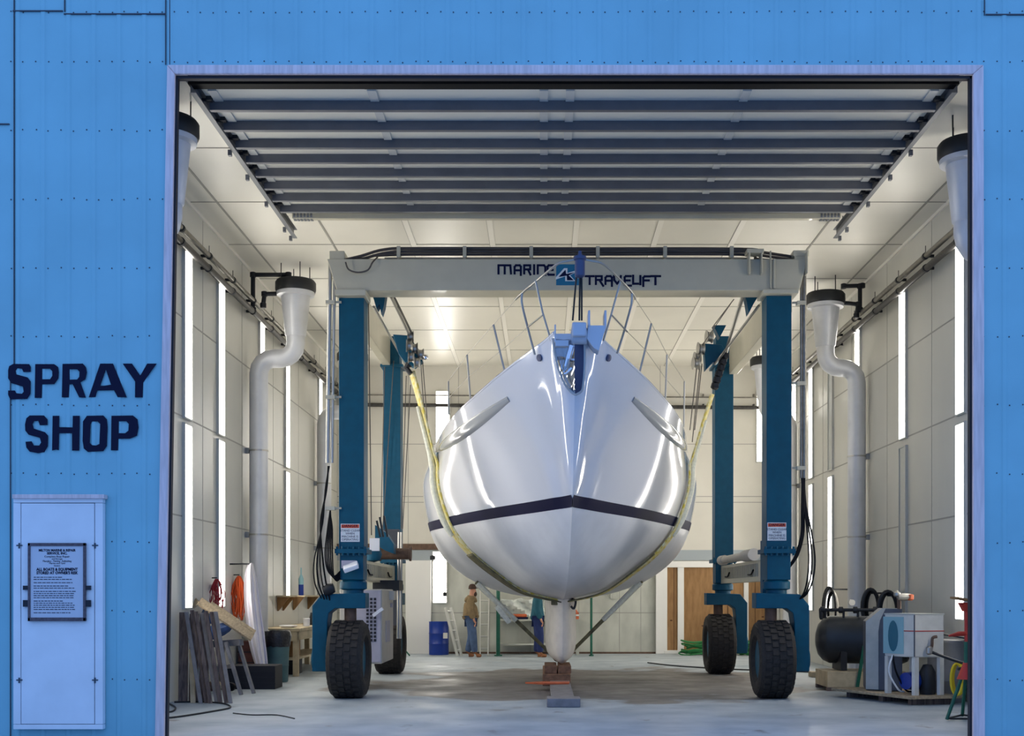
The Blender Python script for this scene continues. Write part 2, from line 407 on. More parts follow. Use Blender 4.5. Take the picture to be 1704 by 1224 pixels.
# ------------------------------------------------------------------ overhead door
od = thing('door_1', 'raised sectional overhead door under the ceiling behind the opening', None, (.33, 16, 7.0), kind='structure')
zz = CH+5.58
XDL, XDR = -3.93, 4.60
bot = [13.9,14.5,15.07,15.59,16.1,16.6,17.1,17.6]
y0 = 13.55
for k in range(8):
    y1 = bot[k]+.06
    p = MB().box(XDL+.06, XDR-.06, y0+.004, y1-.004, zz+.115, zz+.155)
    for x in (-3.75,-1.95,.0,.3,2.3,4.42): p.box(x-.05, x+.05, y0+.03, y1-.08, zz+.095, zz+.116, 1)
    obj('door_section', p, ['doorpanel','frame'], od)
    s = MB(); s.box(XDL+.07, XDR-.07, bot[k]-.012, bot[k], zz, zz+.125); s.box(XDL+.07, XDR-.07, bot[k], bot[k]+.045, zz, zz+.012)
    s.box(XDL+.07, XDR-.07, bot[k]-.02, bot[k]-.012, zz, zz+.02)
    obj('stiffener', s, 'stiff', od)
    y0 = y1
    for x, d in ((XDL, 1), (XDR, -1)):
        r = MB().cyl((x+d*.005, bot[k]-.1, zz+.085), (x+d*.1, bot[k]-.1, zz+.085), .018, n=10)
        r.box(min(x+d*.06,x+d*.12), max(x+d*.06,x+d*.12), bot[k]-.14, bot[k]-.06, zz+.07, zz+.116)
        obj('roller', r, 'dark', od)
p = MB().box(XDL+.06, XDR-.06, y0, 17.95, zz+.115, zz+.155); obj('door_section', p, 'doorpanel', od)
s = MB().box(XDL+.2, XDR-.2, 17.80, 17.9, zz-.03, zz+.115); obj('end_rail', s, 'lgrey', od, bevel=.01)
for x, d in ((XDL+.2, 1), (XDR-.2, -1)):
    sp = MB()
    for i in range(6): sp.cyl((x+d*(.02+i*.05), 17.86, zz+.02), (x+d*(.05+i*.05), 17.86, zz+.02), .07, n=14)
    obj('spring_drum', sp, 'track', od, smooth=True)
for x, d in ((XDL, -1), (XDR, 1)):
    t = MB(); t.box(min(x, x+d*.012), max(x, x+d*.012), 13.4, 18.9, zz+.0, zz+.13); t.box(min(x,x-d*.05), max(x,x-d*.05), 13.4, 18.9, zz-.0, zz+.012)
    t.box(min(x,x-d*.05), max(x,x-d*.05), 13.4, 18.9, zz+.13, zz+.14)
    t.box(min(x,x+d*.07), max(x,x+d*.07), 13.4, 18.9, zz+.14, zz+.152)
    for y in (15.2, 16.1, 17.2, 18.4, 18.85): t.box(min(x+d*.02,x+d*.06), max(x+d*.02,x+d*.06), y-.03, y+.03, zz-.05, zz+.02)
    for y in (14.4, 16.6, 18.7): t.cyl((x+d*.05, y, zz+.15), (x+d*.05, y, ZC), .008, n=6)
    obj('door_track', t, 'track', od)
    v = MB().box(min(x+d*.28,x+d*.31), max(x+d*.28,x+d*.31), YF+.12, YF+.19, .0, zz-.1); obj('vertical_track', v, 'track', od)
s = MB().box(OL_T+.02, OR_-.01, 13.36, 13.5, CH+5.66, ZC-.06); obj('dark_header_bar', s, 'black', od)  # black bar across the head of the opening
s = MB().box(-2.02, 2.55, 13.5, 13.53, CH+5.67, CH+5.8); obj('header_plate', s, 'stiff', od)
# ------------------------------------------------------------------ painted words
def wp(q, sc=5.876, oy=580): return ((q[0]/sc-CX)*12.984/F, CH-((q[1]/sc+oy)-HY)*12.984/F)
W1 = [[(80,210),(90,170),(130,148),(285,150),(300,175),(300,225),(230,228),(215,195),(170,190),(152,215),(160,250),(270,280),(300,320),(298,440),(265,490),(100,495),(80,450),(80,408),(145,408),(160,435),(215,440),(232,420),(225,370),(110,335),(80,290)],
 [(345,150),(530,150),(568,180),(575,230),(570,290),(530,345),(412,348),(408,480),(340,480)],[(412,195),(490,195),(512,220),(512,265),(490,298),(412,298)],
 [(612,148),(810,145),(840,180),(850,230),(835,300),(785,325),(840,478),(775,475),(710,345),(680,348),(672,475),(605,475)],[(680,200),(755,200),(778,225),(775,275),(755,300),(682,302)],
 [(980,145),(1105,145),(1240,475),(1150,472),(1115,405),(950,408),(935,472),(868,475)],[(1035,200),(1085,350),(1030,360),(980,362)],
 [(1200,145),(1290,145),(1372,262),(1440,145),(1532,145),(1400,330),(1395,475),(1320,475),(1322,320)]]
W2 = [[(245,740),(258,680),(290,652),(430,652),(465,690),(465,745),(390,748),(375,705),(335,705),(318,735),(330,780),(440,815),(470,850),(468,950),(435,1010),(370,1020),(290,1005),(258,965),(250,908),(310,905),(330,945),(385,945),(402,915),(390,870),(280,840),(248,800)],
 [(515,655),(580,655),(578,765),(710,768),(712,655),(780,655),(775,995),(705,995),(705,825),(578,825),(575,990),(545,985),(510,995)],
 [(850,655),(1010,652),(1045,690),(1052,760),(1045,950),(1010,1000),(860,1008),(820,975),(808,900),(812,710)],[(900,710),(955,710),(980,735),(972,930),(940,945),(900,942),(878,920),(885,735)],
 [(1090,655),(1300,652),(1345,690),(1355,770),(1340,850),(1270,878),(1158,880),(1155,992),(1085,992)],[(1162,708),(1235,708),(1260,735),(1255,800),(1225,825),(1160,825)]]
for W in (W1, W2):
    lp = [[wp(q) for q in l] for l in W]
    obj('painted_word', loops2mesh(lp, lambda v: (v.x, 12.984-v.z, v.y), .004), 'letter', front)
# ------------------------------------------------------------------ white hatch and notice
def bx(mb, x0, x1, y0, y1, D0, D1, mi=0):
    """box whose front face sits on a pixel rectangle at distance D0"""
    a = P(x0, y1, D0); b = P(x1, y0, D0); return mb.box(a.x, b.x, D0, D1, a.z, b.z, mi)
ht = thing('wall_hatch', 'tall white painted hatch panel on the blue wall below the painted words', 'hatch', P(97, 1213, YF))
HD = YF-.09
h = MB(); 
for r in ((22,171,1205,1213),(22,34,836.5,1204.5),(158,171,836.5,1204.5),(22,171,829.2,836)): bx(h, *r, HD, YF-.01)
obj('frame', h, 'hatch', ht, bevel=.004)
obj('hatch_door', bx(MB(), 35.2, 156.8, 837, 1204, HD+.004, YF-.02), 'hatch', ht, bevel=.004)
g = MB(); bx(g, 33, 159, 835, 1206, YF-.03, YF-.012); obj('shadow_gap', g, 'seam', ht)
h = MB(); bx(h, 20, 173, 822, 829, HD-.03, YF-.01); obj('drip_cap', h, 'trim', ht, bevel=.004)
for x in (32, 158):
    for y in (907, 1131):
        h = MB(); bx(h, x-5, x+5, y-1, y+1, HD-.006, HD); bx(h, x-1.5, x+1, y-4, y+5, HD-.008, HD)
        obj('hinge', h, 'rivet', ht)
ND = HD-.035
nb = thing('notice_board', 'framed printed notice mounted on the white hatch panel', 'sign', P(94, 1033, ND))
h = MB()
for r in ((46,142,903,908),(46,142,1027,1033),(46,50,903,1033),(138,142,903,1033)): bx(h, *r, ND, ND+.03)
obj('frame', h, 'signframe', nb, bevel=.003)
obj('notice_sheet', bx(MB(), 49, 139, 906, 1029, ND+.012, ND+.03), 'sheet', nb)
def nrow(s, y, sz, bold=0, sx=1.0): 
    p = P(95, y, ND+.011); return text_mb(s, p.x, p.z, ND+.010, sz, bold, sx=sx)
tx = join(nrow("MILTON MARINE & REPAIR", 917, .036, .0012, .92), nrow("SERVICE, INC.", 922, .036, .0012), nrow("Complete Boat Repair", 927, .03), nrow("and Storage", 930.5, .024),
     nrow("Fiberglass - Painting - Refinishing", 934.5, .028, 0, .84), nrow("Marina and Yard", 938, .026), nrow("Notice", 942, .024),
     nrow("ALL BOATS & EQUIPMENT", 949, .042, .0016, .9), nrow("STORED AT OWNER'S RISK", 954.8, .042, .0016, .86))
rr = random.Random(3)
y = 960.0
while y < 1020:
    w = rr.uniform(.2, .215) if rr.random() > .25 else rr.uniform(.1, .18); x = -5.47; a = P(0, y, ND+.01).z
    while x < -5.47+w*2:
        l = rr.uniform(.012, .045); tx.box(x, x+l, ND+.0095, ND+.0112, a-.0035, a+.0035); x += l+.008
    y += 3.5 if rr.random() > .3 else 5.5
obj('printed_text', tx, 'letter', nb)
for x0, x1, xs in ((38,47,39),(141,150,148)):
    for y0, y1 in ((974,981),(998,1009)): obj('clip', bx(MB(), x0, x1, y0, y1, ND+.005, HD), 'jamb', nb)
# ------------------------------------------------------------------ wall lights
def lamp(label, x, y, z0, z1, nrm, lit=True, w=.34):
    """nrm: 0 = on left wall, 1 = right wall, 2 = rear wall, 3 = inside of the front wall"""
    f = [lambda a, b, c: (x+b, y+a, c), lambda a, b, c: (x-b, y+a, c), lambda a, b, c: (x+a, y-b, c), lambda a, b, c: (x+a, y+b, c)][nrm]
    def bb(mb, a0, a1, b0, b1, c0, c1): 
        p, q = f(a0, b0, c0), f(a1, b1, c1); return mb.box(min(p[0],q[0]), max(p[0],q[0]), min(p[1],q[1]), max(p[1],q[1]), c0, c1)
    t = thing('wall_light', label, 'light', f(0, 0, z0), 'fluorescent wall lights')
    fr = MB(); e = .025
    bb(fr, -w/2-e, -w/2, 0, .045, z0-e, z1+e); bb(fr, w/2, w/2+e, 0, .045, z0-e, z1+e); bb(fr, -w/2, w/2, 0, .045, z0-e, z0); bb(fr, -w/2, w/2, 0, .045, z1, z1+e)
    obj('frame', fr, 'frame', t)
    obj('lens', bb(MB(), -w/2, w/2, .004, .03, z0, z1), 'lamp' if lit else 'lampoff', t, label='lit white lens' if lit else 'unlit lens')
ords = ['nearest the doorway', 'second from the doorway', 'third from the doorway', 'fourth from the doorway', 'fifth from the doorway']
ords2 = ['nearest visible', 'second visible', 'third', 'fourth', 'fifth', 'sixth']
for i, D in enumerate((17.9, 19.75, 22.6, 24.85, 28.5)):
    lamp('lit upper wall light on the left wall, %s' % ords[i], XL, D, 4.16, 6.61, 0)
    lamp('lit lower wall light on the left wall, %s' % ords[i], XL, D, 1.34, 4.05, 0)
for i, (D, up, lo) in enumerate(((17.4,1,1),(20.2,1,0),(23.1,1,1),(25.3,0,1),(27.15,1,1),(28.9,1,1))):
    lamp('%s upper wall light on the right wall, %s from the doorway' % ('lit' if up else 'unlit', ['first','second','third','fourth','fifth','sixth'][i]), XR, D, 4.16, 6.61, 1, up)
    lamp('%s lower wall light on the right wall, %s from the doorway' % ('lit' if lo else 'unlit', ['first','second','third','fourth','fifth','sixth'][i]), XR, D, 1.18, 4.0, 1, lo)
lamp('lit wall light high on the rear wall left of the boat', (737-CX)/64.5, YB, 4.2, 6.75, 2)
lamp('lit wall light low on the rear wall above the blue drum', (732-CX)/64.5, YB, 1.32, 2.62, 2)
lamp('lit rear wall light just left of the right front leg of the boat lift', (1270-CX)/64.5, YB, 4.95, 6.75, 2)
for D, a, xx in ((15.2, 0, XL), (14.9, 1, XR)):
    sd = 'left' if a == 0 else 'right'
    lamp('lit upper wall light on the %s wall close behind the front wall' % sd, xx, D, 4.16, 6.61, a)
    lamp('lit lower wall light on the %s wall close behind the front wall' % sd, xx, D, 1.34, 4.05, a)
# ------------------------------------------------------------------ pipes under the eaves
for s, x in (('left', XL), ('right', XR)):
    d = 1 if s == 'left' else -1
    for z, r, nm, lv in ((6.79, .042, 'upper', .13), (6.60, .05, 'lower', .12)):
        t = thing('wall_pipe', '%s of the two long pipes high along the %s wall' % (nm, s), 'pipe', (x+d*lv, 22, z), 'pipes along the side walls')
        obj('pipe', MB().cyl((x+d*lv, YF+.5, z), (x+d*lv, YB-.1, z), r, n=12), 'pipe' if nm == 'upper' else 'dpipe', t, smooth=True)
        y = 14.4
        while y < YB-.3:
            b = MB()
            b.box(min(x,x+d*lv), max(x,x+d*lv), y-.02, y+.02, z-.02, z+.02)
            b.cyl((x+d*lv, y-.03, z), (x+d*lv, y+.03, z), r+.012, n=12)
            if nm == 'upper': b.cyl((x+d*lv, y, z), (x+d*lv, y, z+.16), .006, n=5)
            obj('bracket', b, 'dark', t); y += 1.425
for z, y, r, l, m_ in ((6.40, YB-.12, .05, 'thick dark pipe run across the top of the rear wall', 'dpipe'), (6.66, YB-.1, .018, 'thin conduit run across the rear wall above the thick pipe', 'pipe')):
    b = MB().cyl((XL+.1, y, z), (XR-.1, y, z-.08), r, n=10)
    for k in range(9): b.box(-5+k*1.3-.02, -5+k*1.3+.02, y, YB-.005, z-.04, z+.02)
    obj('rear_pipe', b, m_, smooth=True, label=l, cat='pipe')
# ------------------------------------------------------------------ ventilation ducts
def duct(label, d, cx, px, y):
    """d=+1 when the wall is to the right"""
    t = thing('ventilation_duct', label, 'duct', (px, y, 0), 'ventilation ducts along the side walls')
    r = .165
    obj('fan_rim', MB().lathe([(.30,6.93),(.345,6.93),(.36,6.97),(.36,7.1),(.33,7.14),(.1,7.16)], (cx,y,0), n=32), 'fan', t, smooth=True)
    obj('collar', MB().lathe([(.25,6.85),(.33,6.87),(.335,6.93),(.25,6.94)], (cx,y,0), n=32), 'duct', t, smooth=True)
    obj('cone', MB().lathe([(r+.005,6.14),(r+.02,6.16),(.262,6.88)], (cx,y,0), n=32), 'duct', t, smooth=True)
    L = abs(px-cx); zb = 5.80; pts = [(cx,6.16),(cx,6.02)]; R = min(.27, L/2)
    for k in range(1, 5): a = PI/2*k/4; pts.append((cx+d*R*(1-math.cos(a)), 6.02-R*math.sin(a)))
    zh = 6.02-R
    for k in range(0, 5): a = PI/2*k/4; pts.append((px-d*R*(1-math.sin(a)), zh-R*(1-math.cos(a))))
    pts.append((px, 0.02))
    q = [pts[0]]
    for p in pts[1:]:
        if math.hypot(p[0]-q[-1][0], p[1]-q[-1][1]) > .01: q.append(p)
    obj('pipe', MB().tube([(a, y, b) for a, b in q], r, 28), 'duct', t, smooth=40)
    for z in (4.1, 2.6):
        b = MB().lathe([(r+.006,z-.015),(r+.006,z+.015)], (px,y,0), n=28); b.box(min(px+d*r, px+d*.23), max(px+d*r, px+d*.23), y-.05, y+.03, z-.05, z+.05)
        obj('clamp', b, 'steel', t)
    for a in (.6, 1.9, 3.7, 5.2):
        obj('hanger_rod', MB().cyl((cx+.27*math.cos(a), y+.27*math.sin(a), 7.1), (cx+.27*math.cos(a), y+.27*math.sin(a), ZC), .009, n=6), 'dark', t)
duct('grey duct with black rimmed fan cone at the left edge just inside the doorway', -1, -4.44, -5.1, 14.2)
duct('grey duct with black rimmed fan cone on the left wall beside the white cloth', -1, -4.44, -5.1, 21.5)
duct('grey duct half hidden behind the left front leg of the boat lift', -1, -4.44, -5.1, 27.9)
duct('grey duct with black rimmed fan cone at the right edge just inside the doorway', 1, 5.25, 5.83, 14.9)
duct('grey duct with black rimmed fan cone on the right wall behind the black tank', 1, 5.25, 5.83, 22.4)
duct('small looking far duct seen left of the right front leg of the boat lift', 1, 5.25, 5.83, 28.5)
for s, d, x, D, pts1, pts2 in (('left', 1, XL, 21.5, [(480,463),(480,457),(418,458),(421,457),(421,515)], [(487,482),(480,488),(440,489),(438,508)]), ('right', -1, XR, 22.4, [(1404,476),(1435,475),(1431,476),(1431,515)], [(1395,503),(1428,506),(1425,525)])):
    t = thing('sprinkler_branch', 'dark branch pipes with valves feeding the fan cone on the %s wall' % s, 'pipe', P(pts1[2][0], pts1[2][1], D))
    for q in (pts1, pts2):
        if s == 'left': q = [p for i, p in enumerate(q) if not (q is pts1 and i == 2)]
        mb = MB(); 
        for a, b in zip(q, q[1:]): mb.cyl(P(*a, D), P(*b, D), .04, n=10)
        for a in q: mb.lathe([(.03,-.05),(.055,-.04),(.055,.04),(.03,.05)], P(*a, D), n=10)
        obj('branch_pipe', mb, 'dark', t, smooth=True)
# ------------------------------------------------------------------ boat lift
LY, RY = 17.9, 23.3
lift = thing('boat_lift', 'blue and grey wheeled boat hoist straddling the white sailboat', 'boat lift', (.33, 20.6, 0))
BF = 17.58
bm_ = MB(); bm_.prism([(-3.03,5.98),(3.74,5.98),(3.86,6.44),(-3.17,6.44)], BF, BF+.42)
bm_.box(-3.05,-2.6,BF-.04,BF+.46,5.90,5.99); bm_.box(3.2,3.72,BF-.04,BF+.46,5.93,5.99)
for x in (2.98, 3.16, 3.82): bm_.prism([(x,6.2),(x+.02,6.2),(x+.02,6.52),(x,6.52)], BF-.12, BF+.1)
bm_.box(2.95,3.2,BF-.12,BF+.1,6.5,6.56); bm_.box(3.30,3.32,BF-.05,BF,6.0,6.55); bm_.box(3.35,3.38,BF-.03,BF,6.0,6.44)
beam = obj('front_beam', bm_, 'lgrey', lift, bevel=.012)
def bp_(q): return ((q[0]/5.325+800-CX)*BF/F, CH-(q[1]/5.325+420-HY)*BF/F)
MAR = [[(157,187),(157,114),(262,114),(268,187)],[(212,114),(212,187)],[(300,187),(300,128),(312,114),(345,114),(355,126),(355,200)],[(300,158),(355,158)],[(385,187),(385,114),(438,114),(438,150),(402,150)],[(418,150),(440,196)],[(473,112),(473,190)],[(505,187),(505,114),(560,114),(572,128),(572,200)],[(645,114),(602,114),(592,126),(592,186),(602,197),(648,197)],[(592,155),(638,155)]]
TRV = [[(928,210),(1002,210)],[(965,210),(965,280)],[(1020,280),(1020,210),(1072,210),(1072,243),(1035,243)],[(1050,243),(1085,296)],[(1105,280),(1105,224),(1118,210),(1150,210),(1162,222),(1162,297)],[(1105,250),(1162,250)],[(1180,208),(1184,245),(1208,276),(1236,245),(1241,208)],[(1330,210),(1285,210),(1275,220),(1275,285),(1285,294),(1332,294)],[(1275,248),(1320,248)],[(1350,205),(1350,277),(1395,277)],[(1414,208),(1414,282)],[(1500,212),(1452,212),(1440,224),(1440,298)],[(1440,248),(1490,248)],[(1510,210),(1590,210)],[(1548,210),(1548,282)]]
obj('lettering', ribbon(MAR, .031, BF-.003, bp_), 'navy', beam); obj('lettering', ribbon(TRV, .031, BF-.003, bp_), 'navy', beam)
lg = MB(); q = [bp_(a) for a in ((668,105),(872,105),(872,290),(668,290))]; lg.prism(q, BF-.006, BF)
lg.prism([bp_(a) for a in ((664,222),(738,140),(768,140),(768,182),(845,160),(845,176),(792,202),(838,254),(748,254),(748,212),(664,240))], BF-.009, BF-.006, mi=1)
lg.prism([bp_(a) for a in ((690,218),(750,154),(757,192),(835,176),(778,204),(824,247),(764,247),(762,206))], BF-.012, BF-.009, mi=2)
obj('logo', lg, ['teal','lwhite','navy'], beam)
# cable bundle, rails and boxes on top of the beam
T_ = lambda x, y, D=17.75: P(x, y, D)
cb = MB(); cb.tube(cr([T_(565,434),(T_(600,426)),T_(640,415),T_(700,413),T_(950,413.5),T_(1230,414),T_(1265,419),T_(1325,428)], 5), .022, 8)
cb.tube(cr([T_(570,437),T_(605,430),T_(645,420),T_(700,418),T_(950,418),T_(1230,418),T_(1262,424),T_(1325,433)], 5), .022, 8)
cb.tube(cr([T_(620,425),T_(700,423),T_(950,423),T_(1228,423),T_(1260,431),T_(1318,435)], 5), .022, 8)
cb.tube(cr([T_(575,436,17.5),T_(580,448,17.5),T_(595,453,17.5),T_(612,449,17.5),T_(620,436,17.5),T_(628,428,17.6)], 5), .012, 6)
obj('cable_bundle', cb, 'cable', lift, smooth=True)
r = MB()
for y in (429.5, 433.5): r.cyl(T_(640, y, 17.85), T_(1245, y, 17.85), .013, n=8)
r.cyl(T_(545,432,17.85), T_(640,431,17.85), .01, n=8)
obj('top_rail', r, 'steel', lift)
for x in (663,773,884,995,1107,1218):
    c = MB(); bx(c, x-3, x+3, 409, 428, 17.68, 17.82); bx(c, x-2, x+2, 427, 437, 17.70, 17.8)
    obj('cable_clamp', c, 'lgrey', lift)
for a in ((548,573,417,433),(1320,1346,416,426),(1322,1340,426,438)):
    c = MB(); bx(c, *a, 17.6, 17.95); obj('junction_box', c, 'lgrey', lift, bevel=.01)
# legs, forks, wheels
legs = {'FL': (-3.02,-2.65, LY), 'FR': (3.28,3.65, LY), 'RL': (-3.09,-2.755, RY), 'RR': (3.29,3.645, RY)}
tyc = {'FL': -2.90, 'FR': 3.40, 'RL': -2.98, 'RR': 3.40}
def tyre_mesh(cx, y, R=.575, w=.54):
    mb = MB(); h = w/2
    prof = [(.30,-h*.72),(.36,-h*.95),(.46,-h),(.53,-h*.92),(R-.012,-h*.74),(R-.012,h*.74),(.53,h*.92),(.46,h),(.36,h*.95),(.30,h*.72),(.30,-h*.72)]
    mb.lathe(prof, (cx,y,R), (1,0,0), 48, cap=False)
    for k in range(30):                       # tread lugs
        a = 2*PI*k/30
        for row, off in ((-.155,0),(-.052,.5),(.052,0),(.155,.5)):
            b = a+off*2*PI/30; T = Matrix.Translation((cx,y,R)) @ Matrix.Rotation(b, 4, 'X')
            mb.box(row-.042, row+.042, -.038, .038, R-.02, R+.004, T=T)
        for sgn in (-1, 1):
            T = Matrix.Translation((cx,y,R)) @ Matrix.Rotation(a, 4, 'X')
            mb.add([T @ Vector(v) for v in ((sgn*.20,-.03,R-.012),(sgn*.20,.03,R-.012),(sgn*.262,.03,.50),(sgn*.262,-.03,.50),(sgn*.19,-.03,R-.03),(sgn*.19,.03,R-.03),(sgn*.24,.03,.5),(sgn*.24,-.03,.5))], [(0,1,2,3),(4,7,6,5),(0,4,5,1),(1,5,6,2),(2,6,7,3),(3,7,4,0)])
    return mb
for k, (x0, x1, Y) in legs.items():
    d = -1 if k[1] == 'L' else 1; front_ = k[0] == 'F'; cx = (x0+x1)/2; hw = (x1-x0)/2; m_ = 'lblue' if front_ else 'lblue2'
    top = 5.98 if front_ else 6.5
    l = MB(); l.box(x0, x1, Y-.2, Y+.2, 2.2, top if front_ else 5.92); l.box(x0+.012, x1-.012, Y-.19, Y+.19, 1.75, 2.14); 
    if not front_: l.box(x0+.02, x1-.02, Y-.18, Y+.2, 5.95, 6.5)
    leg = obj('leg', l, m_, lift, bevel=.01)
    fl = MB(); fl.box(x0-.05, x1+.05, Y-.26, Y+.26, 2.14, 2.205)
    if not front_: obj('upper_flange', MB().box(x0-.05, x1+.05, Y-.25, Y+.25, 5.90, 5.95), m_, leg)
    for i in range(6): fl.cyl((x0-.02+i*(x1-x0+.04)/5, Y-.235, 2.11), (x0-.02+i*(x1-x0+.04)/5, Y-.235, 2.24), .018, n=8)
    obj('bolted_flange', fl, m_, leg)
    obj('king_pin', MB().cyl((tyc[k]-d*.02,Y,1.12), (tyc[k]-d*.02,Y,1.34), .09, n=16), 'brown', leg, smooth=True)
    st = MB(); st.lathe([(.15,1.5),(.15,1.6),(.2,1.62),(.2,1.72),(.16,1.76)], (cx,Y,0), n=20); obj('steering_pivot', st, m_, leg, smooth=True)
    tc = tyc[k]
    ox = tc+d*.515; ix = tc+d*.295; t0 = tc-d*.27
    poly = [(ox,.40),(ox,1.37),(ox-d*.14,1.54),(t0,1.56),(t0,1.33),(tc+d*.18,1.33),(ix-d*.02,1.26),(ix,1.12),(ix,.40)]
    fk = MB().prism(poly, Y-.19, Y+.19); fk.cyl((ox+d*.02,Y,.575), (tc+d*.1,Y,.575), .17, n=24)
    obj('wheel_fork', fk, m_, lift, bevel=.012)
    w = obj('tyre', tyre_mesh(tc, Y), 'tyre', lift, smooth=30)
    rm = MB().lathe([(.305,-.2),(.305,-.16),(.24,-.12),(.2,-.14),(.1,-.16),(.1,.15),(.24,.12),(.305,.16),(.305,.2)], (tc,Y,.575), (1,0,0), 28)
    for i in range(8): a = i*PI/4; rm.cyl((tc-.17,Y+.15*math.cos(a),.575+.15*math.sin(a)), (tc+.17,Y+.15*math.cos(a),.575+.15*math.sin(a)), .016, n=6)
    obj('wheel_rim', rm, 'lblue', w, smooth=True)
# upper side girders and lower side rails
obj('side_girder', MB().box(-3.1,-2.95, LY+.1, RY-.2, 5.93, 6.46), 'lgrey', lift, bevel=.01)
obj('side_girder', MB().box(3.56,3.72, LY+.1, RY-.2, 5.76, 6.34), 'lgrey', lift, bevel=.01)
for x0, x1, gm in ((-3.0,-2.86,'lgrey'), (3.40,3.56,'lgrey')):
    r = MB().box(x0, x1, LY+.35, RY-.22, 1.74, 2.08); ins = x1 if x0 < 0 else x0; dd = 1 if x0 < 0 else -1
    for i in range(22): yy = 19.1+i*.17; r.box(min(ins,ins+dd*.012), max(ins,ins+dd*.012), yy, yy+.03, 1.82, 2.03)
    rl = obj('lower_side_rail', r, gm, lift, bevel=.01)
    for yy in (19.4, 21.9):
        h = MB().tube(cr([(ins+dd*.02,yy,1.93),(ins+dd*.03,yy+.15,1.86),(ins+dd*.02,yy+.5,1.86)], 4), .014, 6); obj('hose', h, 'black', rl, smooth=True)
e = MB().box(3.3,3.62, LY+.22, LY+.42, 1.5, 2.35); obj('end_plate', e, 'lblue2', lift)
cyl = MB().cyl((3.34,19.3,2.17), (3.34,22.4,2.17), .07, n=16); cyl.cyl((3.34,19.1,2.17), (3.34,19.9,2.17), .1, n=16); cyl.cyl((3.34,22.2,2.17), (3.34,22.6,2.17), .09, n=16)
obj('hydraulic_cylinder', cyl, 'gen', lift, smooth=True)
# warning signs and flood light
for x0, y0, leg in ((567,871,0), (1277,869,1)):
    D = LY-.206; s = MB(); bx(s, x0, x0+31.5, y0, y0+30, D-.006, D)
    sg = obj('warning_sign', s, 'lwhite', lift, label='white safety sign with orange header')
    bx_ = MB(); bx(bx_, x0+1, x0+30.5, y0+1.2, y0+7, D-.008, D-.006); obj('sign_header', bx_, 'orange', sg)
    c = P(x0+15.7, y0, D); px = D/F
    tt = join(text_mb('DANGER', c.x, c.z-6*px, D-.0095, .058, .001), text_mb('STAND CLEAR', c.x, c.z-13*px, D-.0075, .045), text_mb('WHEN', c.x, c.z-18*px, D-.0075, .045), text_mb('MACHINE IS', c.x, c.z-23*px, D-.0075, .045), text_mb('OPERATING', c.x, c.z-28*px, D-.0075, .045))
    obj('sign_text', tt, 'navy', sg)
s = MB(); bx(s, 568, 592, 932, 945, LY-.26, LY-.2); fl = obj('light_bracket', s, 'genl', lift)
s = MB(); Tm = Matrix.Translation(P(584, 943, LY-.36)) @ Matrix.Rotation(-.35, 4, 'Y') @ Matrix.Rotation(.5, 4, 'X'); s.box(-.11, .11, -.07, .07, -.035, .035, T=Tm); obj('work_light', s, 'floodw', lift, bevel=.01, label='small white work light')
# conduits and hoses beside the front legs
for xs, yt, D, yb in (((549,556.5), 432, 17.65, 770), ((1333.5,1338.5), 430, 17.65, 795)):
    for x in xs:
        dx = -4 if x < 900 else 0
        p = MB().tube([P(x+ (1 if x<900 else 0), yt, D), P(x+dx*.5, (yt+yb)/2, D), P(x+dx, yb, D)], .03 if x in (549,1338.5) else .022, 10)
        obj('conduit', p, 'steel' if x < 900 else 'pipe', lift, smooth=True)
    for y in (502, 660, 845) if xs[0] < 900 else (503, 637, 778):
        c = MB(); x = sum(xs)/2-(2 if xs[0] < 900 else 0); bx(c, x-9, x+6, y-3, y+3, D-.06, D+.06); a = 1 if xs[0] < 900 else -1
        bx(c, min(x, x+a*17), max(x, x+a*17), y-1.5, y+1.5, D+.01, D+.05)
        obj('pipe_clamp', c, 'lgrey', lift)
rh = random.Random(11)
for i in range(4):
    ox = i*5.2
    a = cr([P(548-i*.6,775,17.7), P(541-i*.8+ox*.3,815,17.7), P(537-i*2.3+ox*.2,870,17.7), P(523+ox*.9,930,17.65), P(523+ox*1.2,965,17.65), P(532+ox,990+i,17.7), P(541+ox*.6,1003,17.75)], 5)
    obj('hose', MB().tube(a, .010+.003*(i % 2), 7), 'black', lift, smooth=True)
for i in range(5):
    a = cr([P(550,845+i*3,17.7), P(545+i*2,880,17.6), P(541+i*3,920,17.6), P(545+i*2.5,948+i*2,17.6), P(556+i,958+i*2,17.65), P(566,950+i*3,17.7)], 5)
    obj('hose', MB().tube(a, .011, 7), 'black', lift, smooth=True)
for i in range(6):
    a = cr([P(1334+i,795,17.65), P(1338+i*.8,840,17.65), P(1343+i*1.6,880,17.65), P(1346+i*2.5,925,17.6), P(1344+i*2.4,960,17.6), P(1338+i*1.6,985,17.65), P(1328+i,1000-i,17.75)] if i % 2 == 0 else [P(1334+i,795,17.65), P(1333+i,850,17.65), P(1332+i,890,17.7), P(1322+i,925,17.75), P(1311,942+i,17.8)], 5)
    obj('hose', MB().tube(a, .013, 7), 'black', lift, smooth=True)
g = MB(); g.lathe([(.0,-.09),(.07,-.08),(.09,0),(.07,.08),(0,.09)], P(547,980,17.7), (1,0,.3), 14); obj('filter_canister', g, 'dark', lift, smooth=True)
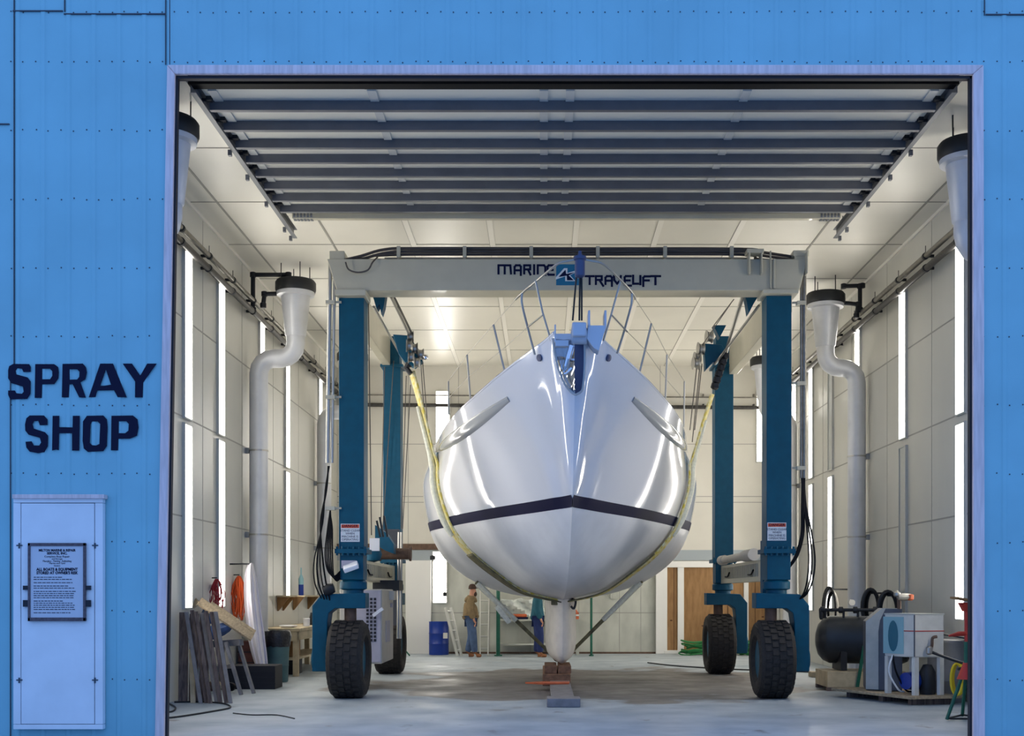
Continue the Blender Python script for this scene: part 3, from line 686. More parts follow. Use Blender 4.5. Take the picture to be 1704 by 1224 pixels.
# engine cabinet between the left wheels
pu = obj('engine_cabinet', MB().box(-3.28,-2.60,19.3,20.75,.42,1.62), 'gen', lift, bevel=.015, label='beige engine cabinet')
v = MB(); v.box(-3.2,-2.62,19.285,19.3,.45,1.6); obj('doorlit_front_panel', v, 'genl', pu)  # door light on the cabinet's front face, put into a lilac colour
v = MB()
for i in range(12):
    for j in range(3): v.box(-2.86+j*.06+.012, -2.86+j*.06+.05, 19.275, 19.287, .78+i*.06, .82+i*.06)
obj('vent_grille', v, 'vent', pu)
v = MB().box(-2.602,-2.59,19.75,20.25,.75,1.1); v.cyl((-2.6,20.4,1.35), (-2.585,20.4,1.35), .04, n=12); v.cyl((-2.6,20.55,1.35), (-2.585,20.55,1.35), .04, n=12); obj('side_panel', v, 'genl', pu)
v = MB(); bx(v, 636, 656, 983, 998, 20.2, 20.5); obj('control_box', v, 'gen', pu, bevel=.01)
v = MB(); v.beam(P(621,1024,19.2), P(637,1012,19.2), .08, .05); obj('bracket_plate', v, 'floodw', pu)
# levers, winch drum and pipes above the cabinet
for i, x in enumerate((627,632,639)):
    obj('control_lever', MB().beam(P(x,862-i*2+ (0 if i else 4),19.6), P(x+6,893,19.6), .045, .03), 'dark', lift)
v = MB(); bx(v, 615, 631, 895, 916, 19.5, 19.56); obj('white_tag_plate', v, 'floodw', lift)
obj('winch_drum', MB().lathe([(.05,0),(.13,.0),(.13,.03),(.1,.04),(.1,.52),(.13,.53),(.13,.56),(.05,.56)], P(631,921,21.0), (1,0,0), 20), 'brown', lift, smooth=True)
v = MB(); v.lathe([(0,-.14),(.12,-.1),(.15,0),(.12,.1),(0,.14)], P(621,922,20.2), (0,0,1), 16); obj('hydraulic_motor', v, 'lblue2', lift, smooth=True)
v = MB(); a = [P(624,873,20.6), P(642,886,20.6), P(655,905,20.6), P(655,921,20.6), P(640,915,20.6), P(624,905,20.6)]; v.prism([(p.x,p.z) for p in a], 20.6, 20.9); obj('winch_bracket', v, 'lblue2', lift)
v = MB(); bx(v, 638, 664, 880, 912, 22.9, 23.05); obj('gearbox_guard', v, 'seam', lift, bevel=.02)
for x in (664, 668): obj('grease_line', MB().cyl(P(x,885,21.5), P(x-2,1062,21.5), .024, n=8), 'steel', lift)
v = MB(); bx(v, 620, 664, 965, 982, 21.0, 21.6); obj('tool_tray', v, 'dark', lift)
v = MB().box(-3.1,-2.72,RY-.45,RY-.15,.9,1.75); obj('fluid_tank', v, 'seam', lift, bevel=.02)
# hoist trolleys and sheaves on the side girders
def trolley(pts, D, m_='lblue2'):
    v = MB(); v.prism([(P(x,y,D).x, P(x,y,D).z) for x, y in pts], D-.1, D+.12); return v
t1 = obj('hoist_trolley', trolley([(655,558),(684,560),(704,602),(690,612),(676,606),(664,590)], 20.3), 'lblue2', lift, bevel=.01)
t2 = obj('hoist_trolley', trolley([(1170,573),(1200,575),(1208,590),(1192,606),(1186,604),(1173,617)], 20.3), 'lblue2', lift, bevel=.01)
obj('hoist_trolley', trolley([(1186,543),(1207,543),(1196,564)], 20.2), 'lblue2', lift)
obj('hoist_trolley', trolley([(621,492),(643,492),(640,512),(636,525),(633,508),(628,516)], 18.5), 'lblue2', lift); obj('hoist_trolley', trolley([(1237,490),(1262,492),(1252,508),(1244,524),(1241,505)], 18.5), 'lblue2', lift)
for q, D in (((683,560),20.1),((690,580),20.1),((684,594),20.05),((700,590),20.1),((681,575),20.0),((694,603),20.0)):
    obj('sheave', MB().lathe([(.02,-.05),(.11,-.05),(.08,-.02),(.08,.02),(.11,.05),(.02,.05)], P(*q, D), (1,.15,0), 16), 'steel', t1, smooth=True)
for q, D in (((1166,580),20.1),((1160,596),20.1),((1180,560),20.1),((1158,604),20.05)):
    obj('sheave', MB().lathe([(.02,-.05),(.11,-.05),(.08,-.02),(.08,.02),(.11,.05),(.02,.05)], P(*q, D), (1,.15,0), 16), 'steel', t2, smooth=True)
obj('ball_fitting', MB().lathe([(0,-.05),(.04,-.035),(.05,0),(.04,.035),(0,.05)], P(708,594,20), (0,0,1), 12), 'chrome', t1, smooth=True)
for a, b, r in ((P(622,510,18.4),P(672,600,22.5),.02),(P(655,492,18.3),P(686,556,20.1),.018),(P(662,510,18.3),P(687,555,20.1),.008),(P(651,494,18.3),P(682,558,20.1),.022),
                (P(1263,508,18.4),P(1190,605,20.2),.022),(P(1236,492,18.3),P(1207,590,20.2),.03),(P(1221,498,18.3),P(1185,545,20.1),.009),(P(1216,505,18.3),P(1168,575,20.1),.007)):
    obj('wire_rope', MB().cyl(a, b, r, n=6), 'steel' if r > .019 else 'rope', lift)
for a, b in ((P(700,600,20.3),P(706,690,21.4)),(P(703,600,20.3),P(711,700,21.4)),(P(655,600,23),P(636,890,23)),(P(613,500,18.2),P(618,890,18.6)),
             (P(1160,605,20.3),P(1148,715,21.5)),(P(1165,605,20.3),P(1152,735,21.5)),(P(1168,605,20.3),P(1156,715,21.5)),(P(683,640,22),P(670,880,22)),(P(676,625,22),P(668,880,22)),(P(640,610,22.8),P(634,865,22.8))):
    obj('wire_rope', MB().cyl(a, b, .009, n=5), 'rope', lift)
obj('hook_block', MB().tube([P(681,606,20),P(676,612,20),P(684,622,20)], [.07,.05,.04], 8), 'dark', lift, smooth=True)
ch = MB()
for i in range(6):
    a = P(1206-i*3.3, 592+i*10, 20.1); ch.lathe([(.03,-.06),(.065,-.04),(.065,.04),(.03,.06)], a, (-.3,0,-1), 10); ch.box(a.x-.02, a.x+.05, 20.0, 20.2, a.z-.05, a.z+.03)
obj('hook_block', ch, 'dark', lift)
# ------------------------------------------------------------------ sailboat hull
BX, BY, BR = .31, 20.0, .0125
boat = thing('sailboat', 'white sailboat with navy waterline stripe hanging in the boat lift', 'sailboat', (BX, BY, 0))
ST = [(14.42,[(0,4.40),(.07,4.43),(.12,4.47),(.16,4.52),(.19,4.56),(.24,4.62),(.275,4.665)]),
 (14.7,[(0,3.93),(.08,4.0),(.14,4.08),(.19,4.18),(.24,4.28),(.31,4.45),(.37,4.63)]),
 (15.0,[(0,3.45),(.07,3.55),(.13,3.67),(.19,3.82),(.26,3.98),(.38,4.27),(.51,4.585)]),
 (15.5,[(0,2.68),(.04,2.80),(.10,2.97),(.18,3.22),(.28,3.48),(.46,3.95),(.76,4.50)]),
 (16.0,[(0,2.32),(.11,2.48),(.19,2.64),(.26,2.78),(.36,3.05),(.62,3.75),(.99,4.42)]),
 (16.5,[(0,2.05),(.17,2.24),(.30,2.45),(.42,2.66),(.54,2.95),(.80,3.65),(1.19,4.35)]),
 (18.0,[(0,1.60),(.40,1.78),(.70,2.05),(.98,2.40),(1.18,2.82),(1.43,3.5),(1.68,4.20)]),
 (20.0,[(0,1.44),(.60,1.58),(1.12,1.90),(1.66,2.38),(1.93,2.84),(2.08,3.5),(2.06,4.11)]),
 (22.0,[(0,1.43),(.8,1.52),(1.60,1.79),(2.18,2.29),(2.39,2.80),(2.49,3.48),(2.30,4.08)]),
 (25.0,[(0,1.55),(.8,1.63),(1.58,1.90),(2.12,2.36),(2.33,2.82),(2.42,3.48),(2.28,4.05)]),
 (28.4,[(0,2.25),(.6,2.30),(1.2,2.42),(1.6,2.65),(1.85,3.0),(1.98,3.5),(1.9,4.05)])]
def herm(xs, ys, x):
    n = len(xs)
    if x <= xs[0]: return ys[0]
    if x >= xs[-1]: return ys[-1]
    i = max(k for k in range(n-1) if xs[k] <= x)
    def sl(k):
        if k == 0: return (ys[1]-ys[0])/(xs[1]-xs[0])
        if k == n-1: return (ys[-1]-ys[-2])/(xs[-1]-xs[-2])
        a = (ys[k]-ys[k-1])/(xs[k]-xs[k-1]); b = (ys[k+1]-ys[k])/(xs[k+1]-xs[k])
        if a*b <= 0: return 0
        h0, h1 = xs[k]-xs[k-1], xs[k+1]-xs[k]; w1, w2 = 2*h1+h0, h1+2*h0
        return (w1+w2)/(w1/a+w2/b)
    h = xs[i+1]-xs[i]; t = (x-xs[i])/h
    return (2*t**3-3*t*t+1)*ys[i]+(t**3-2*t*t+t)*h*sl(i)+(-2*t**3+3*t*t)*ys[i+1]+(t**3-t*t)*h*sl(i+1)
SX = [s[0] for s in ST]
def sect(D):
    return [(herm(SX, [s[1][j][0] for s in ST], D), herm(SX, [s[1][j][1] for s in ST], D)) for j in range(7)]
def hp(D, v, sec=None):
    s = sec or sect(D); v = max(0, min(6, v)); idx = list(range(7))
    return (herm(idx, [a[0] for a in s], v), herm(idx, [a[1] for a in s], v))
def vz(D, z):
    s = sect(D); lo, hi = 0, 6
    for _ in range(24):
        m_ = (lo+hi)/2
        if hp(D, m_, s)[1] < z: lo = m_
        else: hi = m_
    return lo
Ds = [14.42+.1*i for i in range(16)]+[16+.2*i for i in range(31)]+[22.4+.5*i for i in range(12)]+[28.4]
Ds = sorted(set(round(d, 3) for d in Ds))
NV = 30
def hull_rows(v0f, v1f, side, nv=NV, off=0.0):
    rows = []
    for D in Ds:
        s = sect(D); a, b = v0f(D), v1f(D); rows.append([(BX+side*(hp(D, a+(b-a)*j/nv, s)[0]+off), D, hp(D, a+(b-a)*j/nv, s)[1]) for j in range(nv+1)])
    return rows
ZW = 2.74
wl = {D: vz(D, ZW) for D in Ds}
top = MB(); bot_ = MB()
for sd in (-1, 1):
    top.grid(hull_rows(lambda D: wl[D], lambda D: 6, sd)); 
    Db = [D for D in Ds if sect(D)[0][1] < ZW-.001]
    rows = []
    for D in Db:
        s = sect(D); rows.append([(BX+sd*hp(D, wl[D]*j/18, s)[0], D, hp(D, wl[D]*j/18, s)[1]) for j in range(19)])
    bot_.grid(rows)
s = sect(28.4); tr = [(BX+hp(28.4, 6*j/12, s)[0], 28.4, hp(28.4, 6*j/12, s)[1]) for j in range(13)]
top.add(tr+[(2*BX-p[0], p[1], p[2]) for p in tr[::-1]], [tuple(range(26))])
s = sect(14.42); tr = [(BX+hp(14.42, 6*j/12, s)[0], 14.42, hp(14.42, 6*j/12, s)[1]) for j in range(13)]
top.add(tr+[(2*BX-p[0], p[1], p[2]) for p in tr[::-1]], [tuple(range(26))])
hl = obj('hull', top, 'hull', boat, smooth=60)
bt = obj('hull_bottom', bot_, 'bottom', boat, smooth=60)
st = MB()
for sd in (-1, 1):
    rows = []
    for D in [d for d in Ds if d > 15.35]:
        a = vz(D, 2.665); b = vz(D, 2.815); s = sect(D)
        rows.append([(BX+sd*(hp(D, a+(b-a)*j/4, s)[0]+.004), D-.003, hp(D, a+(b-a)*j/4, s)[1]) for j in range(5)])
    st.grid(rows)
obj('waterline_stripe', st, 'boot', boat, smooth=60)
# deck, toe rail, rub strake
dk = MB(); rows = []
for D in Ds:
    b, z = sect(D)[6]; rows.append([(BX+b*t, D, z-.01+.10*b*(1-t*t)*.5) for t in (-1,-.6,-.2,.2,.6,1)])
dk.grid(rows); obj('deck', dk, 'deck', boat, smooth=60)
for sd in (-1, 1):
    obj('toe_rail', MB().tube([(BX+sd*(sect(D)[6][0]-.02), D, sect(D)[6][1]+.01) for D in Ds], .022, 8), 'hull', boat, smooth=True)
    pts = []; rad = []
    dd = [16.0+.2*i for i in range(23)]
    rows = []
    for D in dd:
        t = (D-16.0)/4.4; s = sect(D); lo, hi = 3.5, 5.97
        for _ in range(20):                    # where the fairing line of the strake crosses this station
            mid = (lo+hi)/2; b, z = hp(D, mid, s)
            if HY-(z-CH)*F/D < 637+(b*F/D-70)*.80: hi = mid
            else: lo = mid
        vc = lo; th = .03+.11*math.sin(PI*min(1, t*.8+.06)); ring = []
        for q in range(9):
            u = -1+2*q/8; v = vc+th*u; bump = .055*math.sin(PI*min(1, max(0, t*.9+.08)))*max(0, 1-u*u)**.5
            b, z = hp(D, v, s); ring.append((BX+sd*(b+bump+.002), D-bump*.5, z-bump*.1))
        rows.append(ring)
    obj('rub_strake', MB().grid(rows), 'railing', boat, smooth=70)
    for D, z in ((14.9, 4.48),):
        b, zz_ = hp(D, vz(D, 4.47)); pp = (BX+sd*(b+.01), D, 4.47)
        obj('hawse_hole', MB().lathe([(.02,0),(.045,.0),(.045,.02),(.02,.025)], pp, (sd*.75,-.6,-.2), 14), 'navlamp', boat, smooth=True)
# keel
def keel_section(z, hw, y0, y1, n=24):
    c = (y0+y1)/2; L = (y1-y0)/2; out = []
    for i in range(n):
        a = 2*PI*i/n; yy = c-L*math.cos(a); out.append((BX+hw*math.sin(a)*(1 if True else 1), yy, z))
    return out
kr = [keel_section(z, hw, a, b) for z, hw, a, b in ((1.62,.30,19.7,22.9),(1.44,.275,19.75,22.8),(1.2,.265,19.85,22.7),(.8,.275,19.95,22.6),(.62,.262,20.0,22.6),(.52,.235,20.03,22.6),(.45,.19,20.08,22.55),(.39,.11,20.2,22.4),(.36,.05,20.4,22.2),(.355,.01,20.8,22.0))]
obj('keel', MB().grid(kr, closed=True), 'keelm', boat, smooth=50)
rd = [keel_section(z, hw, a, b, 16) for z, hw, a, b in ((2.2,.06,26.6,27.2),(.9,.04,26.7,27.1))]
obj('rudder', MB().grid(rd, closed=True), 'keelm', boat, smooth=50)
# everything at the bow is measured in the photograph's frame, then put into the boat's own frame
def B(x, y, D):
    p = P(x, y, D)-Vector((BX, BY, 0)); c, s_ = math.cos(-BR), math.sin(-BR)
    return Vector((BX+p.x*c-p.y*s_, BY+p.x*s_+p.y*c, p.z))
pl = [B(921,563,14.30), B(923,585,14.38), B(929,612,14.46), B(938,635,14.56), B(950,651,14.62), B(957,656,14.62)]
rg = [B(956,563,14.28), B(956,585,14.30), B(956,612,14.36), B(956,630,14.42), B(956.5,645,14.5), B(957,656,14.6)]
prt = [B(973,563,14.32), B(973,585,14.38), B(972.5,612,14.44), B(971,635,14.50), B(968,650,14.56), B(957.5,656,14.61)]
sp_ = MB(); back = Vector((0,.10,-.02))
sp_.grid([pl, [ (a*.5+b*.5)+Vector((0,.06,0)) for a, b in zip(pl, rg)], rg]); obj('stem_plate', sp_, 'chrome', boat, smooth=60, label='mirror polished stem plate')
sp_ = MB(); sp_.grid([rg, prt]); obj('stem_bar', sp_, 'navlamp', boat, smooth=40, label='dark blue stem strip')
for q, r in ((pl, .017), (prt, .017)): obj('plate_rim', MB().tube(cr(q, 3), r, 8), 'railing', boat, smooth=True)
# anchor with shank hung in the roller
an = MB(); an.tube(cr([B(951,575,14.22),B(944,600,14.22),B(940,625,14.3),B(950,645,14.4)], 4), [.03]*12+[.02], 8); an.tube(cr([B(930,600,14.35),B(938,622,14.24),B(952,612,14.2)], 3), .02, 8)
obj('anchor', an, 'chrome', boat, smooth=True)
rl = MB(); a = B(951,556,14.2); b = B(978,556,14.2); rl.cyl(a+Vector((0,.1,0)), b+Vector((0,.1,0)), .10, n=24); a = B(952,559,14.14); b = B(976,535,14.14); rl.box(a.x, b.x, 14.14, 14.7, a.z, b.z)
obj('bow_roller', rl, 'plast', boat, smooth=40, bevel=.02)
br = MB()
for x0, x1, yy in ((978,981.5,519),(1005,1008.5,519)): a = B(x0, 548, 14.3); b = B(x1, yy, 14.3); br.box(a.x, b.x, 14.2, 14.5, a.z, b.z)
a = [B(978,544,14.3),B(1008.5,544,14.3),B(1002,566,14.3),B(996,586,14.3),B(988,582,14.3),B(976,566,14.3)]; br.prism([(p.x,p.z) for p in a], 14.2, 14.46)
obj('roller_cheek', br, 'plast', boat, bevel=.006)
br = MB(); a = B(922.5,570,14.3); b = B(925,541,14.3); br.box(a.x, b.x, 14.25, 14.4, a.z, b.z); a = B(924,577,14.3); b = B(946,567,14.3); br.box(a.x, b.x, 14.25, 14.6, a.z, b.z)
obj('roller_cheek', br, 'plast', boat, bevel=.006)
# pulpit
pr = MB(); R_ = .0145
arc = cr([B(858,498,15.0), B(869,487,14.7), B(898,463,14.35), B(927,439.5,14.1), B(945,434,14.02), B(965,431,14.0), B(985,434,14.02), B(1004,439.5,14.1), B(1030,463,14.35), B(1052,487,14.7), B(1057,497,15.0)], 5)
pr.tube(arc, R_, 8)
pr.tube(cr([B(869,487,14.7), B(868,500,14.72), B(871,517,14.75), B(881,556,14.85), B(890,590,14.9)], 5), R_, 8)
pr.tube(cr([B(1051.5,487,14.7), B(1051,503,14.72), B(1048,517,14.75), B(1037,556,14.85), B(1027,588,14.9)], 5), R_, 8)
pr.tube([B(891,466,14.4), B(903,520,14.5), B(917,567,14.55)], .012, 8); pr.tube([B(1033,466,14.4), B(1018,520,14.5), B(1004,567,14.55)], .012, 8)
pr.tube([B(903,524,14.5), B(879,543,14.8)], .010, 8); pr.tube([B(1018,524,14.5), B(1044,552,14.8)], .010, 8)
obj('pulpit', pr, 'steel', boat, smooth=True)
nl = MB().lathe([(.03,.0),(.06,.02),(.06,.2),(.075,.21),(.075,.245),(.03,.25),(.02,.29),(.02,.31)], B(965,462,14.0), (0,0,1), 20); obj('bow_light', nl, 'navlamp', boat, smooth=40)
for a, b in (((959,461),(953,533)),((965,461),(964,533)),((968,461),(968,533))): obj('forestay_rod', MB().tube([B(*a,14.02), B(*b,14.2)], .011, 8), 'dark', boat, smooth=True)
# stanchions, lifelines, cowl hoop
stn = [((821,540),(842,627),16.2),((777,590),(783,668),17.6),((746,634),(747,690),19.2),((1084,538),(1063,625),16.2),((1110,590),(1107,672),17.6),((1139,634),(1138,710),19.4)]
for a, b, D in stn: obj('stanchion', MB().tube([B(*a,D), B(*b,D)], .014, 8), 'steel', boat, smooth=True)
for q in ([(858,498,15.0),(821,540,16.2),(777,590,17.6),(746,634,19.2)], [(879,543,14.8),(838,580,16.2),(780,626,17.6),(746,662,19.2)], [(1057,497,15.0),(1084,538,16.2),(1110,590,17.6),(1139,634,19.4)], [(1044,552,14.8),(1074,582,16.2),(1108,630,17.6),(1138,665,19.4)]):
    obj('lifeline', MB().tube([B(*t) for t in q], .0045, 5), 'steel', boat, smooth=True)
obj('deck_hoop', MB().tube(cr([B(816,645,16.8), B(822,633,16.8), B(834,622,16.8), B(852,617,16.8), B(866,622,16.8)], 5), .02, 8), 'dark', boat, smooth=True)
for a, b, D in (((1200,0),(0,0),0),):
    pass
boat.rotation_euler.z = BR
# ------------------------------------------------------------------ slings
def sling_strip(D, w, v0, v1, sd, off, n=40):
    rows = []
    for i in range(n+1):
        v = v0+(v1-v0)*i/n; row = []
        for q in (-.5, -.17, .17, .5):
            d = D+q*w; b, z = hp(d, v); b2, z2 = hp(d, v+.02); t = Vector((b2-b, 0, z2-z)).normalized(); nn = Vector((t.z, 0, -t.x)) * off
            row.append(Vector((BX+sd*(b+nn.x), d-off*.4, z+nn.z)))
        rows.append(row)
    return rows
sl = thing('front_sling', 'yellow strap sling carrying the front of the boat hull', 'sling', (BX, BY, 1.4))
SD = 20.0
for sd, fr_ in ((-1, (684, 618)), (1, (1184, 655))):
    c0 = [tuple(p) for p in sling_strip(SD, .26, 4.9, 5.0, sd, .03, 2)[-1]]
    mb = MB(); rows = sling_strip(SD, .34 if sd < 0 else .22, 0.02, 5.3, sd, .03)
    tp = P(*fr_, 20.1); last = rows[-1]
    for i in range(1, 9):
        t = i/8; tw = -sd*0.55*t
        row = []
        for q, l in zip((-.5,-.17,.17,.5), last):
            c = (last[0]+last[3])/2; base = c.lerp(tp, t); ww = (.34 if sd < 0 else .22)*(1-.5*t); row.append(base+Vector((math.sin(tw)*q*ww*(-1), math.cos(tw)*q*ww, 0)))
        rows.append(row)
    mb.grid(rows)
    o = obj('strap', mb, 'strap', sl, smooth=60); so = o.modifiers.new('solid', 'SOLIDIFY'); so.thickness = .03; so.offset = 1 if sd > 0 else -1
    c5 = [(r[0]+r[3])/2 for r in rows]; k0 = int(len(rows)*.52)
    path = [c+Vector((sd*.045, .02, 0)) for c in c5[k0:-2]][::2]
    nn = len(path); o = obj('sleeve', MB().tube(path, [.03+.035*math.sin(PI*min(1, (i+1)/nn)) for i in range(nn)], 10), 'sleeve', sl, smooth=True, label='whitish protective sleeve')
    o3 = MB().grid(sling_strip(SD-.02, .37 if sd < 0 else .26, .02, 2.7, sd, .052)); o = obj('dark_strap_end', o3, 'strapd', sl, smooth=60, label='dark lower strap'); so = o.modifiers.new('solid', 'SOLIDIFY'); so.thickness = .02  # darker olive strip laid over the lower part of the strap
obj('strap_joint', MB().box(BX-.19, BX-.02, 19.86, 20.1, 1.36, 1.44), 'strapd', sl, bevel=.01)
obj('shackle', MB().tube(cr([P(951,996,19.9),P(958,1000,19.9),P(955,1012,19.9),P(950,1008,19.9)], 4), .02, 8), 'dark', sl, smooth=True)
s2 = thing('rear_sling', 'pale sling passing under the keel of the boat', 'sling', (BX, 21.4, .33))
for sd, a, bpt, wh in ((-1, (792,968), (905,1098), (852,1040)), (1, (1068,966), (951,1095), (1010,1025))):
    D = 21.4; A = P(*a, D); E = P(*bpt, D); Wt = P(*wh, D)
    E = Vector((BX-.02+sd*.19, D, .5)); 
    obj('strap', MB().beam(A, E, .09, .035, (0,1,0)) if False else MB().tube([A, A.lerp(E,.5), E], [.038,.036,.03], 8), 'strapd', s2, smooth=True)
    obj('sleeve', MB().tube([A.lerp(E,.02), A.lerp(E,.30), A.lerp(E,.55)], [.055,.05,.045], 8), 'sleeve', s2, smooth=True, label='white sleeve on the strap')
obj('strap', MB().tube([(BX-.21,21.4,.5),(BX-.1,21.4,.36),(BX,21.4,.335),(BX+.06,21.4,.36),(BX+.17,21.4,.5)], .02, 8), 'strapd', s2, smooth=True)
obj('loose_strap', MB().beam(P(826,1008,21.2), P(848,1036,21.2), .09, .02, (0,1,0)), 'sleeve', s2)
# ------------------------------------------------------------------ keel blocks and floor boards
def block(label, x0, x1, y0, y1, z0, z1, m_='wood2', nm='keel_block', g='timber blocks under the keel'):
    return obj(nm, MB().box(x0, x1, y0, y1, z0, z1), m_, bevel=.012, label=label, cat='block', group=g)
block('long dark timber block on the floor beneath the boat keel', -.02, .45, 20.15, 22.6, 0, .20)
block('upper timber block directly under the left side of the keel', .01, .22, 20.25, 21.3, .20, .335)
block('upper timber block directly under the right side of the keel', .24, .46, 20.25, 21.3, .20, .335)
obj('orange_board', MB().prism([(-.30,19.35),(-.02,19.5),(.42,19.5),(.40,19.2),(.0,19.1),(-.28,19.3)], .102, .124, f=lambda a, b, c: (a, b, c)), 'ofire', label='thin orange board lying in front of the keel blocks', cat='board')
obj('floor_plank', MB().box(.10, .43, 16.75, 20.0, .0, .10), 'greyw', bevel=.01, label='wide grey plank lying on the floor in front of the keel', cat='plank')
obj('cross_block', MB().box(.04, .50, 16.35, 16.74, .0, .12), 'greyw', bevel=.012, label='short grey block at the near end of the grey plank', cat='block')
# ------------------------------------------------------------------ people
def skin_mesh(name, nodes, edges, m_, parent, sub=2, label=None):
    me = bpy.data.meshes.new(name); keys = list(nodes); w = WORLD[parent.name]
    me.from_pydata([tuple(Vector(nodes[k][:3])-w+w*0) for k in keys], [(keys.index(a), keys.index(b)) for a, b in edges], [])
    o = bpy.data.objects.new(name, me); C.objects.link(o); o.parent = parent; WORLD[o.name] = w; me.materials.append(M[m_])
    sk = o.modifiers.new('skin', 'SKIN'); sk.use_smooth_shade = True
    for i, k in enumerate(keys):
        r = nodes[k][3]; me.skin_vertices[0].data[i].radius = r if isinstance(r, tuple) else (r, r)
    me.skin_vertices[0].data[0].use_root = True
    ss = o.modifiers.new('sub', 'SUBSURF'); ss.levels = sub; ss.render_levels = sub
    if label: o['label'] = label
    return o
def person(label, x, y, face, top, legs_, jm, sc=1.0, bulk=1.0):
    """face: +1 looks to +x; profile figure, feet at (x,y)"""
    t = thing('person', label, 'person', (x, y, 0)); f = face
    def N(dx, dy, z, r): return (x+f*dx*sc, y+dy*sc, z*sc, (r[0]*sc, r[1]*sc) if isinstance(r, tuple) else r*sc)
    b = {'pel': N(-.02,0,.95,.11), 'spine': N(-.03,0,1.15,.115), 'chest': N(-.02,0,1.36,.12), 'neck': N(.01,0,1.50,.052), 'skull': N(.035,0,1.60,.07), 'crown': N(.03,0,1.70,.083),
         'shl': N(-.01,.17,1.42,.055), 'shr': N(-.01,-.17,1.42,.055), 'ell': N(-.03,.23,1.15,.042), 'elr': N(-.03,-.22,1.15,.042), 'wrl': N(.06,.2,.93,.028), 'wrr': N(.07,-.2,.93,.028),
         'hipl': N(-.01,.09,.90,.09), 'hipr': N(-.01,-.09,.90,.09), 'knl': N(.0,.1,.50,.06), 'knr': N(.05,-.1,.50,.06), 'anl': N(legs_[0],.1,.10,.042), 'anr': N(legs_[1],-.1,.10,.042)}
    e = [('pel','spine'),('spine','chest'),('chest','neck'),('neck','skull'),('skull','crown'),('chest','shl'),('chest','shr'),('shl','ell'),('shr','elr'),('ell','wrl'),('elr','wrr'),('pel','hipl'),('pel','hipr'),('hipl','knl'),('hipr','knr'),('knl','anl'),('knr','anr')]
    # nose and five fingers per hand
    b['nose'] = N(.125,0,1.605,.014); e.append(('skull','nose'))
    for s_, wy in (('l', .2), ('r', -.2)):
        b['palm'+s_] = N(.085,wy,.86,(.035,.018)); e.append(('wr'+s_, 'palm'+s_))
        for i, (ln, oy) in enumerate(((.075,-.027),(.085,-.009),(.08,.009),(.062,.027))):
            b['f%d%s' % (i, s_)] = N(.09+.028,wy+oy*.3,.86-.035-i*.004,.010); b['g%d%s' % (i, s_)] = N(.10-.01*i,wy+oy,.86-.035-ln,.008)
            e += [('palm'+s_, 'f%d%s' % (i, s_)), ('f%d%s' % (i, s_), 'g%d%s' % (i, s_))]
        b['th'+s_] = N(.135,wy,.84,.010); e.append(('palm'+s_, 'th'+s_))
    skin_mesh('body', b, e, 'skin', t)
    # clothing follows the same joints
    def grow(keys, g, ov=None):
        d = {}
        for k in keys:
            n = b[k]; r = n[3] if not isinstance(n[3], tuple) else n[3][0]; d[k] = (n[0], n[1], n[2], r+g*sc)
        if ov: d.update(ov)
        return d
    jk = grow(['spine','chest','shl','shr','ell','elr','wrl','wrr'], .045*bulk)
    jk['spine'] = N(-.03,0,1.15,.175*bulk); jk['chest'] = N(-.02,0,1.36,.175*bulk); jk['low'] = N(-.02,0,1.0,.18*bulk); jk['hem'] = N(-.02,0,.86,.19*bulk); jk['col'] = N(0,0,1.49,.075)
    skin_mesh('jacket' if jm == 'jacket' else 'shirt', jk, [('spine','chest'),('spine','low'),('low','hem'),('chest','col'),('chest','shl'),('chest','shr'),('shl','ell'),('shr','elr'),('ell','wrl'),('elr','wrr')], jm, t)
    tr = grow(['pel','hipl','hipr','knl','knr','anl','anr'], .042)
    skin_mesh('trousers', tr, [('pel','hipl'),('pel','hipr'),('hipl','knl'),('hipr','knr'),('knl','anl'),('knr','anr')], 'jeans' if jm == 'jacket' else 'jeansd', t)
    for s_, yy, lx in (('l', .1, legs_[0]), ('r', -.1, legs_[1])):
        skin_mesh('boot', {'a': N(lx-.02,yy,.055,.055), 'b': N(lx+.08,yy,.045,.05), 'c': N(lx+.17,yy,.035,.042), 'd': N(lx,yy,.15,.06)}, [('a','b'),('b','c'),('a','d')], 'boots', t)
    hr = MB().lathe([(0,1.79*sc),(.06*sc,1.775*sc),(.092*sc,1.73*sc),(.1*sc,1.68*sc),(.098*sc,1.66*sc),(.05*sc,1.655*sc)], (x+f*.025*sc, y, 0), (0,0,1), 20)
    if jm == 'jacket':
        hr.box(min(x+f*.1, x+f*.17), max(x+f*.1, x+f*.17), y-.06, y+.06, 1.675, 1.69)
        obj('cap', hr, 'hair', t, smooth=True)
        obj('beard', MB().lathe([(0,-.07),(.05,-.05),(.065,0),(.05,.05),(0,.07)], (x+f*.075, y, 1.535), (0,0,1), 14), 'hair', t, smooth=True)
    else: obj('hair', hr, 'hair', t, smooth=True)
    eye = MB()
    for dy in (-.03, .03): eye.lathe([(0,-.01),(.009,0),(0,.01)], (x+f*.108, y+dy, 1.635), (1,0,0), 8)
    obj('eyes', eye, 'black', t, smooth=True)
    er = MB()
    for dy in (-.08, .08): er.lathe([(0,-.008),(.024,-.004),(.026,.004),(0,.008)], (x+f*.02, y+dy, 1.61), (0,1,0), 10)
    obj('ears', er, 'skin', t, smooth=True)
    obj('mouth', MB().box(min(x+f*.10,x+f*.112), max(x+f*.10,x+f*.112), y-.022, y+.022, 1.553, 1.56), 'redrope', t)
    return t
person('standing person in tan jacket, jeans and brown cap beside the ladder', -1.77, 29.35, 1, 0, (-.1, .09), 'jacket', bulk=1.13)
person('person in teal shirt and navy trousers half hidden behind the keel', -.14, 29.3, 1, 0, (-.04, .05), 'shirt')
